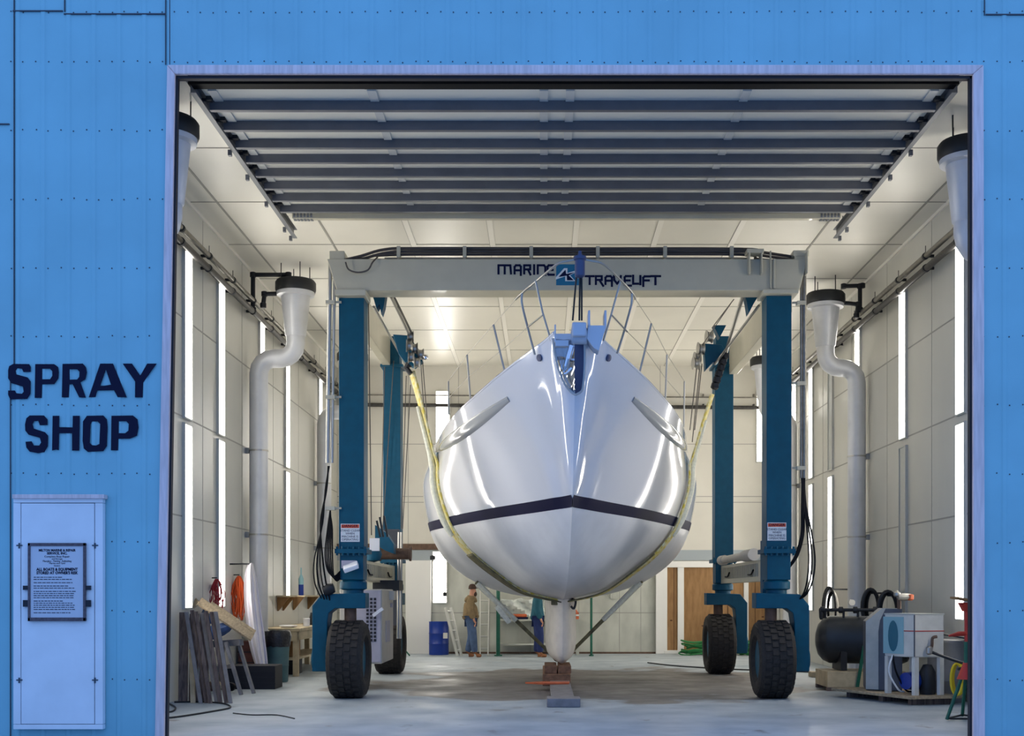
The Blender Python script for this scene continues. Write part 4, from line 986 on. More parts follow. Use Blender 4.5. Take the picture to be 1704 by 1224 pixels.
# ------------------------------------------------------------------ back of the shed
dr = thing('steel_drum', 'blue steel drum against the rear wall', 'drum', (-2.66, 30.45, 0))
obj('drum_body', MB().lathe([(.24,0),(.25,.01),(.25,.27),(.258,.285),(.25,.3),(.25,.53),(.258,.545),(.25,.56),(.25,.82),(.255,.84),(.24,.84),(.235,.82),(0,.82)], (-2.66,30.45,0)), 'drum', dr, smooth=True)
obj('paper_label', MB().box(-2.53,-2.42,30.19,30.235,.42,.56), 'lab', dr)
def ladder(name, label, a0, a1, b0, b1, n, m_='alu', r=.02):
    t = thing(name, label, 'ladder', (Vector(a0)+Vector(b0))/2)
    obj('side_rail', MB().beam(a0, a1, .03, .07), m_, t); obj('side_rail', MB().beam(b0, b1, .03, .07), m_, t)
    for i in range(n):
        k = (i+.6)/n; obj('rung', MB().cyl(Vector(a0).lerp(Vector(a1), k), Vector(b0).lerp(Vector(b1), k), .02, n=8), m_, t)
    return t
ladder('ladder', 'aluminium ladder leaning on the rear wall behind the standing person', P(799,1090,29.9).to_tuple()[:2]+(0,), P(799,972,30.8), P(812,1090,29.9).to_tuple()[:2]+(0,), P(814,972,30.8), 6)
ladder('folded_ladder', 'narrow folded ladder leaning right of the blue drum', (-2.15,29.9,0), (-2.47,30.13,1.2), (-2.05,29.9,0), (-2.33,30.13,1.2), 5)
lc = MB().tube(cr([P(718,925,30.7), P(726,945,30.7), P(733,962,30.7), P(740,985,30.7)], 4), .012, 6); lc.lathe([(0,-.06),(.05,-.05),(.05,.04),(0,.06)], P(740,988,30.7), (0,0,1), 10); lc.lathe([(0,-.07),(.07,-.04),(.07,.05),(0,.08)], P(720,928,30.7), (0,0,1), 10)
obj('hanging_cable', lc, 'dark', smooth=True, label='dark hanging cable with plug in front of the low rear wall light', cat='cable')
wb_ = thing('rear_workbench', 'long grey workbench along the rear wall behind the people', 'workbench', (-.7,30.6,0))
obj('bench_top', MB().box(-1.22,.9,30.3,30.95,.86,.90), 'lowwall', wb_)
for x in (-1.17, .85): obj('leg', MB().box(x-.04,x+.04,30.35,30.43,0,.86), 'lowwall', wb_)
obj('shelf_board', MB().box(-1.2,.85,30.4,30.9,.25,.28), 'lowwall', wb_)
for x, y0, r, l in ((829, 978, .05, 'thick green post standing left of the keel'), (984, 990, .03, 'thin green post standing right of the keel')):
    X = P(x, 1090, 29.8).x
    t = thing('green_post', l, 'post', (X, 29.8, 0)); obj('post', MB().cyl((X,29.8,.03), (X,29.8,P(x,y0,29.8).z), r, n=12), 'green', t, smooth=True)
    obj('foot', MB().cyl((X,29.8,0), (X,29.8,.03), r*2, n=14), 'green', t)
tr_ = thing('paint_tray', 'dark tray with orange contents on the rear workbench', 'tray', (-.68,30.5,.9)); obj('tray', MB().box(-.93,-.40,30.32,30.6,.901,.95), 'navy', tr_, bevel=.01); obj('contents', MB().box(-.9,-.43,30.34,30.58,.95,1.03), 'ofire', tr_, bevel=.03)
rs = MB(); rows = []
rg2 = random.Random(5)
for i in range(9):
    rows.append([(-1.18+1.2*j/12, 30.78+.1*math.sin(j*1.3+i), .905+.06*i+(.05*rg2.random() if i else 0)) for j in range(13)])
rs.grid(rows); o = obj('clear_sheeting', rs, 'plastic', smooth=60, label='crumpled clear plastic sheeting heaped on the rear workbench', cat='sheeting'); so = o.modifiers.new('solid', 'SOLIDIFY'); so.thickness = .01
rc = thing('red_canister', 'small red and white canister right of the keel on the rear workbench', 'canister', (.9-.03,30.5,.9))
obj('body', MB().lathe([(.08,.9),(.09,.92),(.09,1.06),(.05,1.1),(.03,1.14)], (.80,30.5,0), n=16), 'ofire', rc, smooth=True); obj('band', MB().lathe([(.092,.98),(.092,1.02)], (.80,30.5,0), n=16), 'lwhite', rc)
ot = MB(); a = P(1022,988,30.98); ot.box(a.x-.1,a.x+.1,30.93,31,a.z-.12,a.z+.12); ot.box(a.x-.05,a.x+.05,30.92,30.93,a.z-.07,a.z+.07)
obj('electrical_box', ot, 'lowwall', label='small electrical box on the rear wall right of the keel', cat='box', bevel=.01)
gs = MB().beam((-3.5,29.6,.01), (-3.55,29.6,.25), .03, .03); gs.beam((-3.3,29.6,.015), (-3.5,29.6,.26), .03, .03); gs.beam((-3.5,29.6,.25), (-3.5,29.9,.02), .03, .03)
obj('green_trestle', gs, 'green', label='small green trestle on the floor behind the left rear wheel', cat='stand')
def heap(label, cx, cy, rx, ry, n, m_, r=.018, seed=1, nm='hose_heap'):
    g = random.Random(seed); mb = MB()
    for i in range(n):
        k = g.uniform(.5, 1); ph = g.uniform(0, 6.28); ox, oy = g.uniform(-.1,.1)*rx, g.uniform(-.2,.2)*ry; z = r+.02+i*.35/n*g.uniform(.5,1)
        mb.tube([(cx+ox+rx*k*math.cos(a*PI/9+ph), cy+oy+ry*k*math.sin(a*PI/9+ph), z+.03*math.sin(a*.9+i)) for a in range(18)], r, 6, closed=True)
    return obj(nm, mb, m_, smooth=True, label=label, cat='hose')
heap('heap of green hose on the floor in front of the plywood', 3.95, 30.3, .52, .25, 12, 'greenh', seed=2)
heap('heap of green hose behind the right front wheel', 5.15, 30.2, .35, .28, 14, 'greenh', seed=4)
# ------------------------------------------------------------------ left side of the shed
g = random.Random(9)
def board(label, x0, x1, D, zt, lean, m_='wood', th=.035, w0=.0):
    """board leaning back towards the left wall, its face to the camera"""
    a = Vector((x0, D, 0)); mb = MB()
    mb.add([(x0, D, 0), (x1, D, 0), (x1-lean, D+.25, zt), (x0-lean, D+.25, zt), (x0, D+th, 0), (x1, D+th, 0), (x1-lean, D+.25+th, zt), (x0-lean, D+.25+th, zt)],
           [(0,1,2,3),(7,6,5,4),(0,4,5,1),(1,5,6,2),(2,6,7,3),(3,7,4,0)])
    return obj('weathered_board', mb, m_, bevel=.005, label=label, cat='board', group='weathered boards leaning by the doorway')
xs = -4.87; names = ['first','second','third','fourth','fifth','sixth','seventh']
for i in range(7):
    wd = .07; board('grey weathered board in the near stack, %s from its left' % names[i], xs, xs+wd-.016, 16.95+(.05 if i % 2 else 0)+g.uniform(-.01,.01), 1.30+g.uniform(-.03,.02), .28, 'wood' if i % 3 else 'greyw'); xs += wd
xs = -5.22
for i in range(3):
    board('dark weathered board leaning in the corner left of the near stack, %s from the wall' % names[i], xs, xs+.13, 17.15+i*.05, 1.27+g.uniform(-.02,.02), .06); xs += .135
board('short pale board standing between the leaning board stacks', -5.0, -4.93, 17.0, .75, .1, 'wood3')
sh = thing('sawhorse', 'grey weathered sawhorse with splayed legs left of the trash can', 'sawhorse', (-4.62, 18.9, 0))
top_ = [P(355,1072,18.6), P(405,1068,19.2)]
obj('top_beam', MB().beam(P(345,1072,18.9), P(402,1068,18.6), .1, .1), 'greyw', sh, bevel=.006)
for a, b, D in (((376,1068),(404,1158),18.5),((396,1066),(425,1150),18.75),((352,1072),(338,1148),18.7),((374,1070),(352,1143),19.0)):
    q = P(*a, D); e = P(b[0], HY, D); obj('leg', MB().beam((e.x, D-.1 if D < 18.8 else D+.1, 0), q, .045, .08, (0,1,0)), 'greyw', sh)
obj('cross_brace', MB().beam(P(352,1112,18.72), P(388,1108,18.6), .03, .06), 'greyw', sh)
def leanplank(label, a, b, w, th, m_, nm='plank', up=(0,0,1)):
    return obj(nm, MB().beam(a, b, w, th, up), m_, bevel=.004, label=label, cat='board')
leanplank('long pale plank tilting down to the right over the sawhorse', P(332,1000,18.3), P(420,1060,18.6), .17, .035, 'woodpale', up=(.2,-.6,.8))
leanplank('thin pale batten lying along the tilted plank on the sawhorse', P(350,1003,18.6), P(424,1052,18.8), .07, .04, 'woodpale', up=(.2,-.6,.8))
leanplank('short board end propped at the left of the tilted plank', P(319,1008,18.28), P(330,999,18.3), .17, .03, 'woodpale', up=(-.3,-.6,.8))
def ragm(label, ctr, sx, sy, sz, rot, m_, seed, nm='rag'):
    g2 = random.Random(seed); rows = []
    Tm = Matrix.Translation(ctr) @ Matrix.Rotation(rot, 4, 'Y'); n = 14
    for i in range(9):
        t = PI*i/8; rr_ = math.sin(t); rows.append([Tm @ Vector((sx*math.cos(t), sy*rr_*math.cos(2*PI*j/n)*(1+.2*math.sin(3*j+i+seed)), sz*rr_*math.sin(2*PI*j/n)*(1+.2*math.cos(2*j+seed)))) for j in range(n)])
    return obj(nm, MB().grid(rows, closed=True), m_, smooth=60, label=label, cat='cloth')
ragm('rolled blue grey tarp lying on the sawhorse', P(357,1052,18.5)+Vector((0,0,.02)), .30, .12, .10, -.35, 'blued', 3, 'rolled_tarp')
ragm('dark bundle wedged under the propped board left of the sawhorse', P(342,1024,18.6)+Vector((.05,0,0)), .12, .12, .14, 0, 'blued', 7, 'cloth_bundle')
def crate(label, x0, x1, y0, y1, z1, m_='crate', z0=0):
    t = thing('crate', label, 'crate', ((x0+x1)/2, (y0+y1)/2, z0)); mb = MB().box(x0, x1, y0, y1, z0, z1)
    obj('box', mb, m_, t, bevel=.008)
    s = MB()
    for k in range(1, 4): zz_ = z0+(z1-z0)*k/4; s.box(x0-.004, x1+.004, y0-.006, y0+.004, zz_-.008, zz_+.008)
    obj('slat_gap', s, 'vent', t)
crate('dark red crate behind the sawhorse left of the trash can', -5.28, -4.92, 20.75, 21.25, .72)
crate('low dark crate on the floor beneath the sawhorse', -5.2, -4.35, 19.45, 20.0, .38, 'vent')
hp_ = random.Random(4)
for i, (x, l, m_) in enumerate(((350,'brown','brown'),(362,'pale','wood3'),(383,'black','black'))):
    ragm('small %s scrap bundle on the floor under the sawhorse' % l, P(x,1142,18.7)+Vector((0,0,.0)), .09, .1, .07, 0, m_, i, 'scrap_bundle')
# hanging coils on the left wall
def coil(label, px, y0, y1, D, wpx, m_, n, seed, nm='rope_coil'):
    g2 = random.Random(seed); mb = MB()
    for i in range(n):
        c = P(px, y0, D); dx = (g2.random()-.5)*wpx*D/F; L = (y1-y0)*D/F*g2.uniform(.72, 1); dy = g2.uniform(-.12, .05); w = g2.uniform(.02, .075); ph = g2.uniform(0, 6)
        mb.tube(cr([c+Vector((dx*.3,dy*.3,0)), c+Vector((dx-w*.6+.02*math.sin(ph),dy,-L*.25)), c+Vector((dx-w+.025*math.sin(ph*3),dy,-L*.5)), c+Vector((dx-w*.7+.025*math.cos(ph),dy,-L*.75)), c+Vector((dx,dy,-L)), c+Vector((dx+w*.7+.025*math.sin(ph*2),dy,-L*.7)), c+Vector((dx+w+.02*math.cos(ph*4),dy,-L*.45)), c+Vector((dx+w*.5,dy,-L*.2))], 2, closed=True), .008, 5, closed=True)
    t = thing(nm, label, 'rope', P(px, y1, D)); obj('coil', mb, m_, t, smooth=True)
    hk = P(px, y0-2, D); obj('hook', MB().tube([Vector((XL+.0,D+.05,hk.z)), hk], .01, 6), 'dark', t)
coil('coil of red rope hanging on the left wall above the tilted plank', 361, 963, 1030, 19.25, 16, 'redrope', 10, 1)
coil('coil of orange rope hanging on the left wall beside the white cloth', 398, 958, 1033, 20.6, 13, 'orope', 22, 2)
g2 = random.Random(12)
cl = MB(); rows = []
cpx = [(936,414,421),(945,409,423),(960,406,426),(985,405,429),(1010,406,433),(1040,409,437),(1070,413,441),(1095,420,444),(1112,426,445),(1117,434,443)]
for i, (y, x0, x1) in enumerate(cpx):
    rows.append([P(x0+(x1-x0)*j/14, y+ (2*math.sin(j*.9) if i == len(cpx)-1 else 0), 20.35+.05*math.sin(j*1.5+i*.25)*min(1,i/2)+.10*math.cos(j*.45)) for j in range(15)])
cl.grid(rows); o = obj('white_cloth', cl, 'cloth', smooth=70, label='long white drop cloth hanging from the left wall', cat='cloth'); so = o.modifiers.new('solid', 'SOLIDIFY'); so.thickness = .02
sb = o.modifiers.new('sub', 'SUBSURF'); sb.levels = 1; sb.render_levels = 2
obj('hook', MB().tube([Vector((XL+.002,20.4,P(417,938,20.35).z)), P(417,938,20.37)], .014, 6), 'dark', o)
# trash can
tc_ = thing('trash_can', 'teal trash can lined with a black bag beside the workbench', 'trash can', (-4.67, 21.1, 0))
obj('can', MB().lathe([(.165,0),(.18,.02),(.187,.28),(.192,.29),(.188,.3),(.197,.55),(.202,.56),(.2,.58),(.205,.72),(.0,.72)], (-4.67,21.1,0)), 'trash', tc_, smooth=True)
bgm = MB(); rows = []
for z, r, j_ in ((.62,.215,.02),(.70,.222,.02),(.80,.225,.015),(.88,.215,.02),(.90,.19,.01),(.86,.15,.02),(.82,.03,0)): rows.append([(-4.67+(r+g2.uniform(-j_,j_))*math.cos(2*PI*j/22), 21.1+(r+g2.uniform(-j_,j_))*math.sin(2*PI*j/22), z+g2.uniform(-j_,j_)) for j in range(22)])
bgm.grid(rows, closed=True); obj('bin_bag', bgm, 'bag', tc_, smooth=60)
# left workbench, shelves and what stands on them
wk = thing('workbench', 'pale wooden workbench along the left wall behind the trash can', 'workbench', (-5.0, 24.2, 0))
obj('bench_top', MB().box(XL+.01,-4.55,22.4,26.6,.84,.90), 'wood3', wk, bevel=.006); obj('apron', MB().box(-4.62,-4.57,22.45,26.55,.68,.84), 'wood3', wk)
obj('apron', MB().box(XL+.05,-4.6,22.43,22.47,.66,.84), 'wood3', wk)
for y in (22.5, 24.4, 26.4):
    for x in (-4.64, -5.2): obj('leg', MB().box(x-.05,x+.05,y-.05,y+.05,0,.84), 'wood3', wk)
obj('lower_shelf', MB().box(-5.25,-4.65,22.5,26.4,.3,.34), 'wood3', wk)
crate('pale box tucked under the left workbench', -5.2,-4.75,23.0,23.5,.82,'wood3',.341) if False else None
obj('under_bench_box', MB().box(-5.2,-4.78,22.9,23.6,.341,.66), 'ply', bevel=.01, label='wooden box on the lower shelf of the left workbench', cat='box')
obj('dark_bin', MB().box(-5.1,-4.72,23.0,23.5,0,.295), 'vent', bevel=.02, label='dark bin on the floor under the left workbench', cat='bin')
pt = MB().lathe([(0,.905),(.13,.905),(.17,.93),(.172,.945),(.13,.95),(0,.95)], (-4.85,22.8,0)); obj('white_basin', pt, 'floodw', smooth=True, label='shallow white basin on the near end of the left workbench', cat='basin')
obj('paint_tin', MB().lathe([(0,.9),(.065,.9),(.065,1.04),(.07,1.05),(.06,1.06),(0,1.06)], (-4.74,24.0,0)), 'floodw', smooth=True, label='white paint tin on the left workbench', cat='tin')
mg = thing('dark_jug', 'small dark jug on the left workbench beside the white tin', 'jug', (-4.75,24.7,.9)); obj('body', MB().lathe([(0,.9),(.07,.9),(.08,1.0),(.06,1.1),(.05,1.16),(0,1.16)], (-4.75,24.7,0)), 'dark', mg, smooth=True); obj('handle', MB().tube(cr([(-4.68,24.7,.96),(-4.62,24.7,1.0),(-4.63,24.7,1.08),(-4.69,24.7,1.1)], 4), .012, 6), 'dark', mg, smooth=True)
pt = thing('power_tool', 'yellow power tool lying on the left workbench', 'tool', (-4.75,25.6,.9)); obj('body', MB().tube(cr([(-4.95,25.7,.95),(-4.8,25.6,.97),(-4.62,25.6,.96)], 4), [.03,.04,.05,.055,.055,.05,.045,.04,.03], 10), 'yellow', pt, smooth=True); obj('grip', MB().beam((-4.8,25.6,.94), (-4.95,25.4,.93), .05, .05), 'black', pt)
for (y0, y1, nm) in ((23.9, 24.6, 'near'), (25.4, 27.2, 'far')):
    t = thing('wall_shelf', '%s pale wooden shelf board on brackets on the left wall' % nm, 'shelf', (XL, (y0+y1)/2, 1.4), 'shelves on the left wall')
    obj('board', MB().box(XL+.005,-5.05,y0,y1,1.48,1.51), 'wood3', t)
    for y in (y0+.1, y1-.12): obj('bracket', MB().prism([(XL+.005,1.2),(XL+.03,1.2),(-5.08,1.48),(XL+.005,1.48)], y, y+.03), 'ply', t)
bo = thing('blue_bottle', 'tall clear bottle of blue liquid on the far wall shelf', 'bottle', (-5.18,25.65,1.51)); obj('bottle_body', MB().lathe([(0,1.51),(.05,1.51),(.055,1.53),(.055,1.74),(.0,1.74)], (-5.18,25.65,0), n=16), 'drum', bo, smooth=True); obj('bottle_top', MB().lathe([(.055,1.741),(.055,1.86),(.03,1.93),(.015,1.96),(.013,2.1),(0,2.1)], (-5.18,25.65,0), n=16), 'lteal', bo, smooth=True)
# ------------------------------------------------------------------ right side of the shed
TD = 19.5
tk = thing('air_tank', 'black horizontal pressure tank on a wooden crate by the right wall', 'tank', (5.1, TD, .33))
R = .385; zc = .80; ax = Vector((1,-.42,0)).normalized(); o_ = Vector((4.56, TD+.2, zc))
obj('tank_body', MB().lathe([(0,-.10),(.14,-.09),(.26,-.05),(.34,.02),(R,.12),(R+.004,.14),(R,.16),(R,.70),(R+.004,.72),(R,.74),(R,1.25),(.34,1.35),(.2,1.42),(0,1.44)], o_, ax, 40), 'tank', tk, smooth=True)
mf = MB(); zt = zc+R+.10; mf.cyl((4.52,TD+.0,zt), (5.6,TD-.25,zt), .028, n=10)
for k in (0,.28,.5,.8): mf.lathe([(.03,-.04),(.055,-.03),(.055,.03),(.03,.04)], Vector((4.52+k,TD-.25*k,zt)), (1,-.25,0), 10); mf.cyl((4.52+k+.05,TD-.2*k,zt-.14), (4.52+k+.05,TD-.2*k,zt), .02, n=8)
obj('manifold_pipe', mf, 'dark', tk, smooth=True)
obj('drop_valve', MB().lathe([(.02,-.16),(.035,-.12),(.04,0),(.03,.03)], (4.5,TD,zt), (0,0,1), 10), 'dark', tk, smooth=True)
obj('gauge', MB().cyl((4.95,TD-.14,zt+.12), (4.95,TD-.2,zt+.12), .05, n=14), 'steel', tk); 
obj('saddle', MB().box(4.75,4.85,TD-.28,TD+.3,.32,.62), 'dark', tk); obj('saddle', MB().box(5.35,5.45,TD-.4,TD+.2,.32,.62), 'dark', tk)
tcr = thing('tank_crate', 'long wooden crate base under the black tank', 'crate', (5.0, TD, 0))
obj('frame', MB().box(4.50,5.75,TD-.42,TD+.42,.06,.31), 'wood3', tcr, bevel=.008); obj('skid', MB().box(4.5,5.75,TD-.42,TD-.32,0,.06), 'wood', tcr); obj('skid', MB().box(4.5,5.75,TD+.32,TD+.42,0,.06), 'wood', tcr)
obj('strap_board', MB().beam((4.97,TD-.44,.05), (5.07,TD-.47,.72), .05, .02, (0,1,0)), 'green', tcr)
def loops(label, cx, cy, z0, z1, wx, m_s, n, nm='hose_coil', r=.02):
    t = thing(nm, label, 'hose', (cx, cy, z0))
    for i in range(n):
        w = wx*(1-.12*(i % 3)); cz = (z0+z1)/2; h = (z1-z0)/2*(1-.05*i); oy = i*.045
        obj('loop', MB().tube([(cx+i*.028+w*math.cos(a*PI/12), cy+oy, cz+h*math.sin(a*PI/12)) for a in range(24)], r, 7, closed=True), m_s[i % len(m_s)], t, smooth=True)
    hz = z1-r; 
    obj('hook', MB().tube([(XR,cy+.1,hz-.03), (cx,cy+.02,hz-.03)], .015, 6), 'dark', t)
    return t
loops('coil of dark and pale hose hanging on the right wall behind the tank', 5.60, 23.6, .75, 1.68, .13, ['black','black','floodw','gen'], 6)
loops('two thick black hose loops standing behind the tank', 5.68, 20.9, 1.0, 1.62, .14, ['dark','black'], 3, r=.035)
loops('wide black hose loop on the right wall above the tank', 5.78, 20.2, .95, 1.58, .16, ['dark'], 2, r=.035)
pf = thing('pallet', 'low wooden pallet carrying the two dryer cabinets', 'pallet', (5.1, 17.4, 0))
pa = math.radians(-38)
def RT(cx, cy, a=pa): return Matrix.Translation((cx, cy, 0)) @ Matrix.Rotation(a, 4, 'Z')
PT = MB(); poly = [(4.33,18.1),(5.05,16.55),(5.85,16.75),(5.45,17.6),(5.5,18.5)]
PT.prism(poly, .09, .13, f=lambda a, b, c: (a, b, c)); obj('deck', PT, 'woodpale', pf, bevel=.005)
for a, b in (((4.55,17.95),(5.5,18.3)),((4.85,17.3),(5.4,17.5)),((5.1,16.75),(5.75,16.9))): obj('bearer', MB().beam((a[0],a[1],.045), (b[0],b[1],.045), .1, .09), 'wood', pf)
dy = thing('dryer_cabinet', 'slate grey chamfered cabinet on the pallet next to the black tank', 'machine', (4.98, 17.75, .13))
f2 = lambda a, b, c: (4.79+a*.88+c*.47, 17.95-a*.47+c*.88, b)   # a along the cabinet's length, c its width
prof = [(0,.13),(0,1.12),(.02,1.28),(.32,1.42),(.75,1.42),(.75,.13)]
f3 = lambda a, b, c: (4.70+a*.55-(-c)*.0+c*.62, 17.75-a*.72+c*.3, b)
D1 = MB(); D1.box(4.72, 4.90, 17.55, 17.58, .3, 1.0)
cabp = [(4.80,.14),(4.80,1.10),(4.86,1.26),(4.98,1.26)]
D1 = MB(); L1 = lambda a, b, c: (4.72+a+c*.2, 17.62-a*.55+c*.95, b)
D1.prism([(0,.14),(0,1.14),(.20,1.33),(.46,1.33),(.46,.14)], 0, .75, f=L1); cab = obj('cabinet', D1, 'dryer', dy, bevel=.01)
v = MB().prism([(0.0,.15),(0.0,1.0),(.16,1.0),(.16,.15)], -.012, -.001, f=L1); obj('side_panel', v, 'dryerp', dy)
v = MB().prism([(0.0,1.0),(0.0,1.14),(.20,1.33),(.25,1.33),(.18,1.16),(.16,1.0)], -.014, -.001, f=L1); obj('top_trim', v, 'dryerp', dy, label='pale top edge trim')
v = MB().prism([(.24,.94),(.24,1.03),(.34,1.03),(.34,.94)], -.016, -.001, f=L1); obj('red_sticker', v, 'red', dy)
v = MB().prism([(.24,.80),(.24,.93),(.34,.93),(.34,.80)], -.014, -.001, f=L1); obj('white_sticker', v, 'lwhite', dy)
# off-white machine on an open frame
dm = thing('compressor_unit', 'off-white box machine on an open steel frame at the right edge of the pallet', 'machine', (5.3, 17.0, .13))
cn = Vector((5.16, 16.72)); ua = Vector((-.30, .42)); ub = Vector((.44, .10))     # near corner, left edge, right edge
def f4(a, b, c): q = cn+ua*a+ub*c; return (q.x, q.y, b)
def qbox(mb, a0, a1, c0, c1, z0, z1): 
    vs = [f4(a, z, c) for a in (a0,a1) for c in (c0,c1) for z in (z0,z1)]; return mb.add(vs, [(0,1,3,2),(4,6,7,5),(0,4,5,1),(2,3,7,6),(0,2,6,4),(1,5,7,3)])
obj('cabinet', qbox(MB(), 0,1,0,1,.66,1.255), 'dryerw', dm, bevel=.012)
obj('lid', qbox(MB(), -.01,1.01,-.01,1.01,1.25,1.27), 'dryerp', dm); 
obj('red_line', join(qbox(MB(), 0,1.003,-.012,-.002,1.02,1.032), qbox(MB(), -.012,-.002,-.012,1.0,1.02,1.032)), 'red', dm)
obj('door_seam', qbox(MB(), -.01,.02,-.014,-.001,.67,1.25), 'seam', dm)
for a, c in ((.0,.0),(.0,.86),(.9,.0),(.9,.86)): obj('leg', qbox(MB(), a, a+.1, c, c+.14, .131, .66), 'dryerw', dm)
obj('side_cover', qbox(MB(), .35,1.02,-.03,-.012,.70,1.22), 'lteal', dm); obj('teal_emblem', MB().add([f4(.68+.17*math.cos(k*PI/10), .95+.22*math.sin(k*PI/10), -.036) for k in range(20)]+[f4(.68,.95,-.04)], [(k, (k+1) % 20, 20) for k in range(20)]), 'tealp', dm)
mo = MB(); q = f4(.5,.3,.5); mo.lathe([(0,-.18),(.12,-.17),(.13,0),(.12,.17),(0,.18)], (q[0],q[1],.32), (.5,.3,0), 18); obj('motor', mo, 'drum', dm, smooth=True)
mo = MB(); q = f4(.3,.3,.75); mo.lathe([(0,.131),(.1,.131),(.11,.2),(.11,.45),(.06,.55),(0,.56)], (q[0],q[1],0), n=18); obj('receiver', mo, 'dark', dm, smooth=True)
pp = f4(-.05,.80,.45)
obj('valve', MB().tube(cr([(pp[0],pp[1],.72),(pp[0]+.02,pp[1]-.04,.82),(pp[0]+.03,pp[1]-.04,.93),(pp[0]+.09,pp[1]-.04,.95)], 4), .022, 8), 'brown', dm, smooth=True)
obj('valve_body', MB().lathe([(.02,-.06),(.045,-.04),(.045,.04),(.02,.06)], (pp[0]-.02,pp[1]-.05,.76), (0,0,1), 12), 'steel', dm, smooth=True)
obj('outlet_hose', MB().tube(cr([(pp[0],pp[1]-.05,.74),(pp[0]+.2,pp[1]-.15,.66),(pp[0]+.4,16.2,.56),(5.45,15.8,.56),(5.6,15.5,.62)], 5), .02, 8), 'dark', dm, smooth=True)
for k, (zz0, m_) in enumerate(((.6,'lwhite'),(.5,'black'))):
    q = f4(.7,.3,.0); obj('feed_hose', MB().tube(cr([(q[0]-.02,q[1]-.03,.68),(q[0]-.08+.1*k,q[1]-.05,.45),(q[0]+.05+.1*k,q[1]-.05,.2),(q[0]+.15+.1*k,q[1],.16)], 5), .013, 7), m_, dm, smooth=True)
rg_ = thing('regulator', 'brass and chrome regulator valve on top of the dryer cabinet', 'valve', (5.24, 17.3, 1.33))
obj('stem', MB().cyl((5.13,17.35,1.33), (5.13,17.35,1.50), .03, n=12), 'brown', rg_, smooth=True)
obj('body', MB().lathe([(0,-.1),(.05,-.09),(.06,0),(.05,.09),(0,.1)], (5.20,17.35,1.50), (1,0,0), 14), 'steel', rg_, smooth=True)
obj('cap', MB().lathe([(.03,0),(.05,.02),(.05,.06),(0,.1)], (5.10,17.35,1.50), (0,0,1), 12), 'steel', rg_, smooth=True); obj('end_nut', MB().lathe([(.04,0),(.06,.02),(.06,.08),(0,.1)], (5.28,17.35,1.45), (0,0,1), 8), 'ofire', rg_, smooth=True)
gd = thing('grey_drum', 'tall grey drum with a flat lid against the right wall', 'drum', (5.785, 17.28, 0))
obj('drum_body', MB().lathe([(.255,0),(.262,.02),(.262,.3),(.268,.31),(.262,.32),(.262,.84),(.268,.85),(0,.85)], (5.785,17.28,0), n=32), 'grit', gd, smooth=True); obj('lid', MB().lathe([(0,.851),(.27,.851),(.27,.88),(.24,.89),(0,.89)], (5.785,17.28,0), n=32), 'grit', gd, smooth=True)
leanplank('dark board leaning across the lid of the grey drum', (5.60,17.1,.985), (5.98,16.95,.915), .1, .02, 'dark') 
yh = MB()
for i in range(7): yh.tube([(5.72+.01*i+.08*math.cos(a*PI/9)*1.0, 16.66+.012*i, .36+.22*math.sin(a*PI/9)) for a in range(18)], .016, 6, closed=True)
obj('yellow_hose_coil', yh, 'yellow', smooth=True, label='coil of yellow hose standing on the pallet beside the off-white machine', cat='hose')
js = thing('jack_stand', 'red and green tripod boat stand just inside the right side of the doorway', 'stand', (5.22, 14.85, 0))
JX, JY = 5.19, 14.75
for a in (205, 250, 320, 80):
    if a == 250: continue
    fx, fy = JX+.32*math.cos(math.radians(a)), JY+.32*math.sin(math.radians(a))
    obj('leg', MB().tube([(fx,fy,.02), (JX+.02*math.cos(math.radians(a)),JY+.02*math.sin(math.radians(a)),.66)], .022, 8), 'green', js, smooth=True)
ft = [(JX+.32*math.cos(math.radians(a)), JY+.32*math.sin(math.radians(a)), .03) for a in (205,320,80)]
for i in range(3): obj('foot_brace', MB().tube([ft[i], ft[(i+1) % 3]], .012, 6), 'dark', js)
obj('collar', MB().lathe([(.12,.50),(.10,.55),(.05,.68),(.045,.70)], (JX,JY,0), n=14), 'red', js, smooth=True)
obj('sleeve', MB().cyl((JX,JY,.66), (JX,JY,.96), .035, n=12), 'green', js, smooth=True); obj('handle', MB().tube([(JX-.22,JY,1.03),(JX-.1,JY,1.055),(JX+.03,JY,1.06)], [.012,.03,.03], 8), 'red', js, smooth=True)
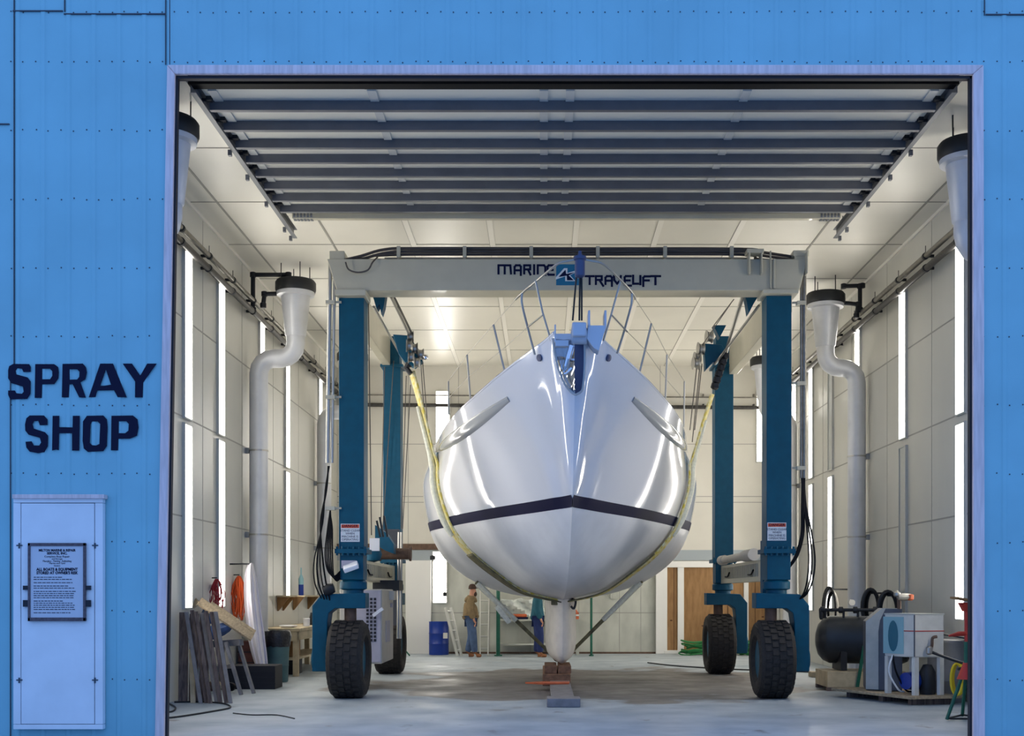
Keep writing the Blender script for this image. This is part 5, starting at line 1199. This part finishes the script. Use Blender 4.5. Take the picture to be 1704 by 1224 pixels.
obj('screw_post', MB().cyl((JX,JY,.95), (JX,JY,1.38), .028, n=12), 'red', js, smooth=True); obj('head_bracket', MB().prism([(JX-.1,1.44),(JX+.1,1.44),(JX+.04,1.33),(JX-.04,1.33)], JY-.05, JY+.05), 'red', js)
Tm = Matrix.Translation((JX,JY,1.47)) @ Matrix.Rotation(.18, 4, 'Y'); obj('plywood_pad', MB().box(-.16,.16,-.14,.14,-.012,.012, T=Tm), 'ply', js)
obj('wood_scrap', MB().box(4.95,5.2,22.2,22.5,0,.1), 'wood3', bevel=.01, label='small wood scrap on the floor right of the right front wheel', cat='block')
ol = MB().box(XR-.05,XR,21.2,21.32,.72,.86); ol.tube(cr([(XR-.05,21.25,.72),(XR-.12,21.3,.5),(XR-.2,21.5,.25)], 4), .01, 6); obj('wall_outlet', ol, 'seam', label='small outlet box low on the right wall left of the tank', cat='outlet')
# floor hoses
for l, pts, r, m_ in (('dark hose looping on the floor inside the left of the doorway', [(262,1197),(300,1193),(350,1185),(383,1178),(370,1171),(330,1168.5),(290,1169)], .012, 'dark'),
                      ('second dark hose end on the floor beside the left doorway jamb', [(262,1186),(285,1185),(292,1178),(280,1171)], .012, 'dark'),
                      ('thin dark cord on the floor left of the grey plank', [(388,1187),(420,1190),(460,1190),(490,1196)], .008, 'dark'),
                      ('dark cable across the floor behind the right wheels', [(1078,1103),(1120,1108),(1180,1112),(1240,1115),(1330,1118),(1380,1121)], .014, 'dark')):
    q = [P(x, y, CH*F/(y-HY)) for x, y in pts]; q = [Vector((p.x, p.y, r)) for p in q]
    obj('floor_hose', MB().tube(cr(q, 5), r, 6), m_, smooth=True, label=l, cat='hose')
# ------------------------------------------------------------------ light and world
w = bpy.data.worlds.new('dusk_sky'); bpy.context.scene.world = w; w.use_nodes = True; nt = w.node_tree
bg = nt.nodes['Background']; bg.inputs['Strength'].default_value = 1.0; bg.inputs['Color'].default_value = (.31, .58, 1.22, 1)
vs = bpy.context.scene.view_settings; vs.view_transform = 'Standard'; vs.look = 'None'; vs.gamma = 1; vs.use_curve_mapping = False; vs.exposure = 0
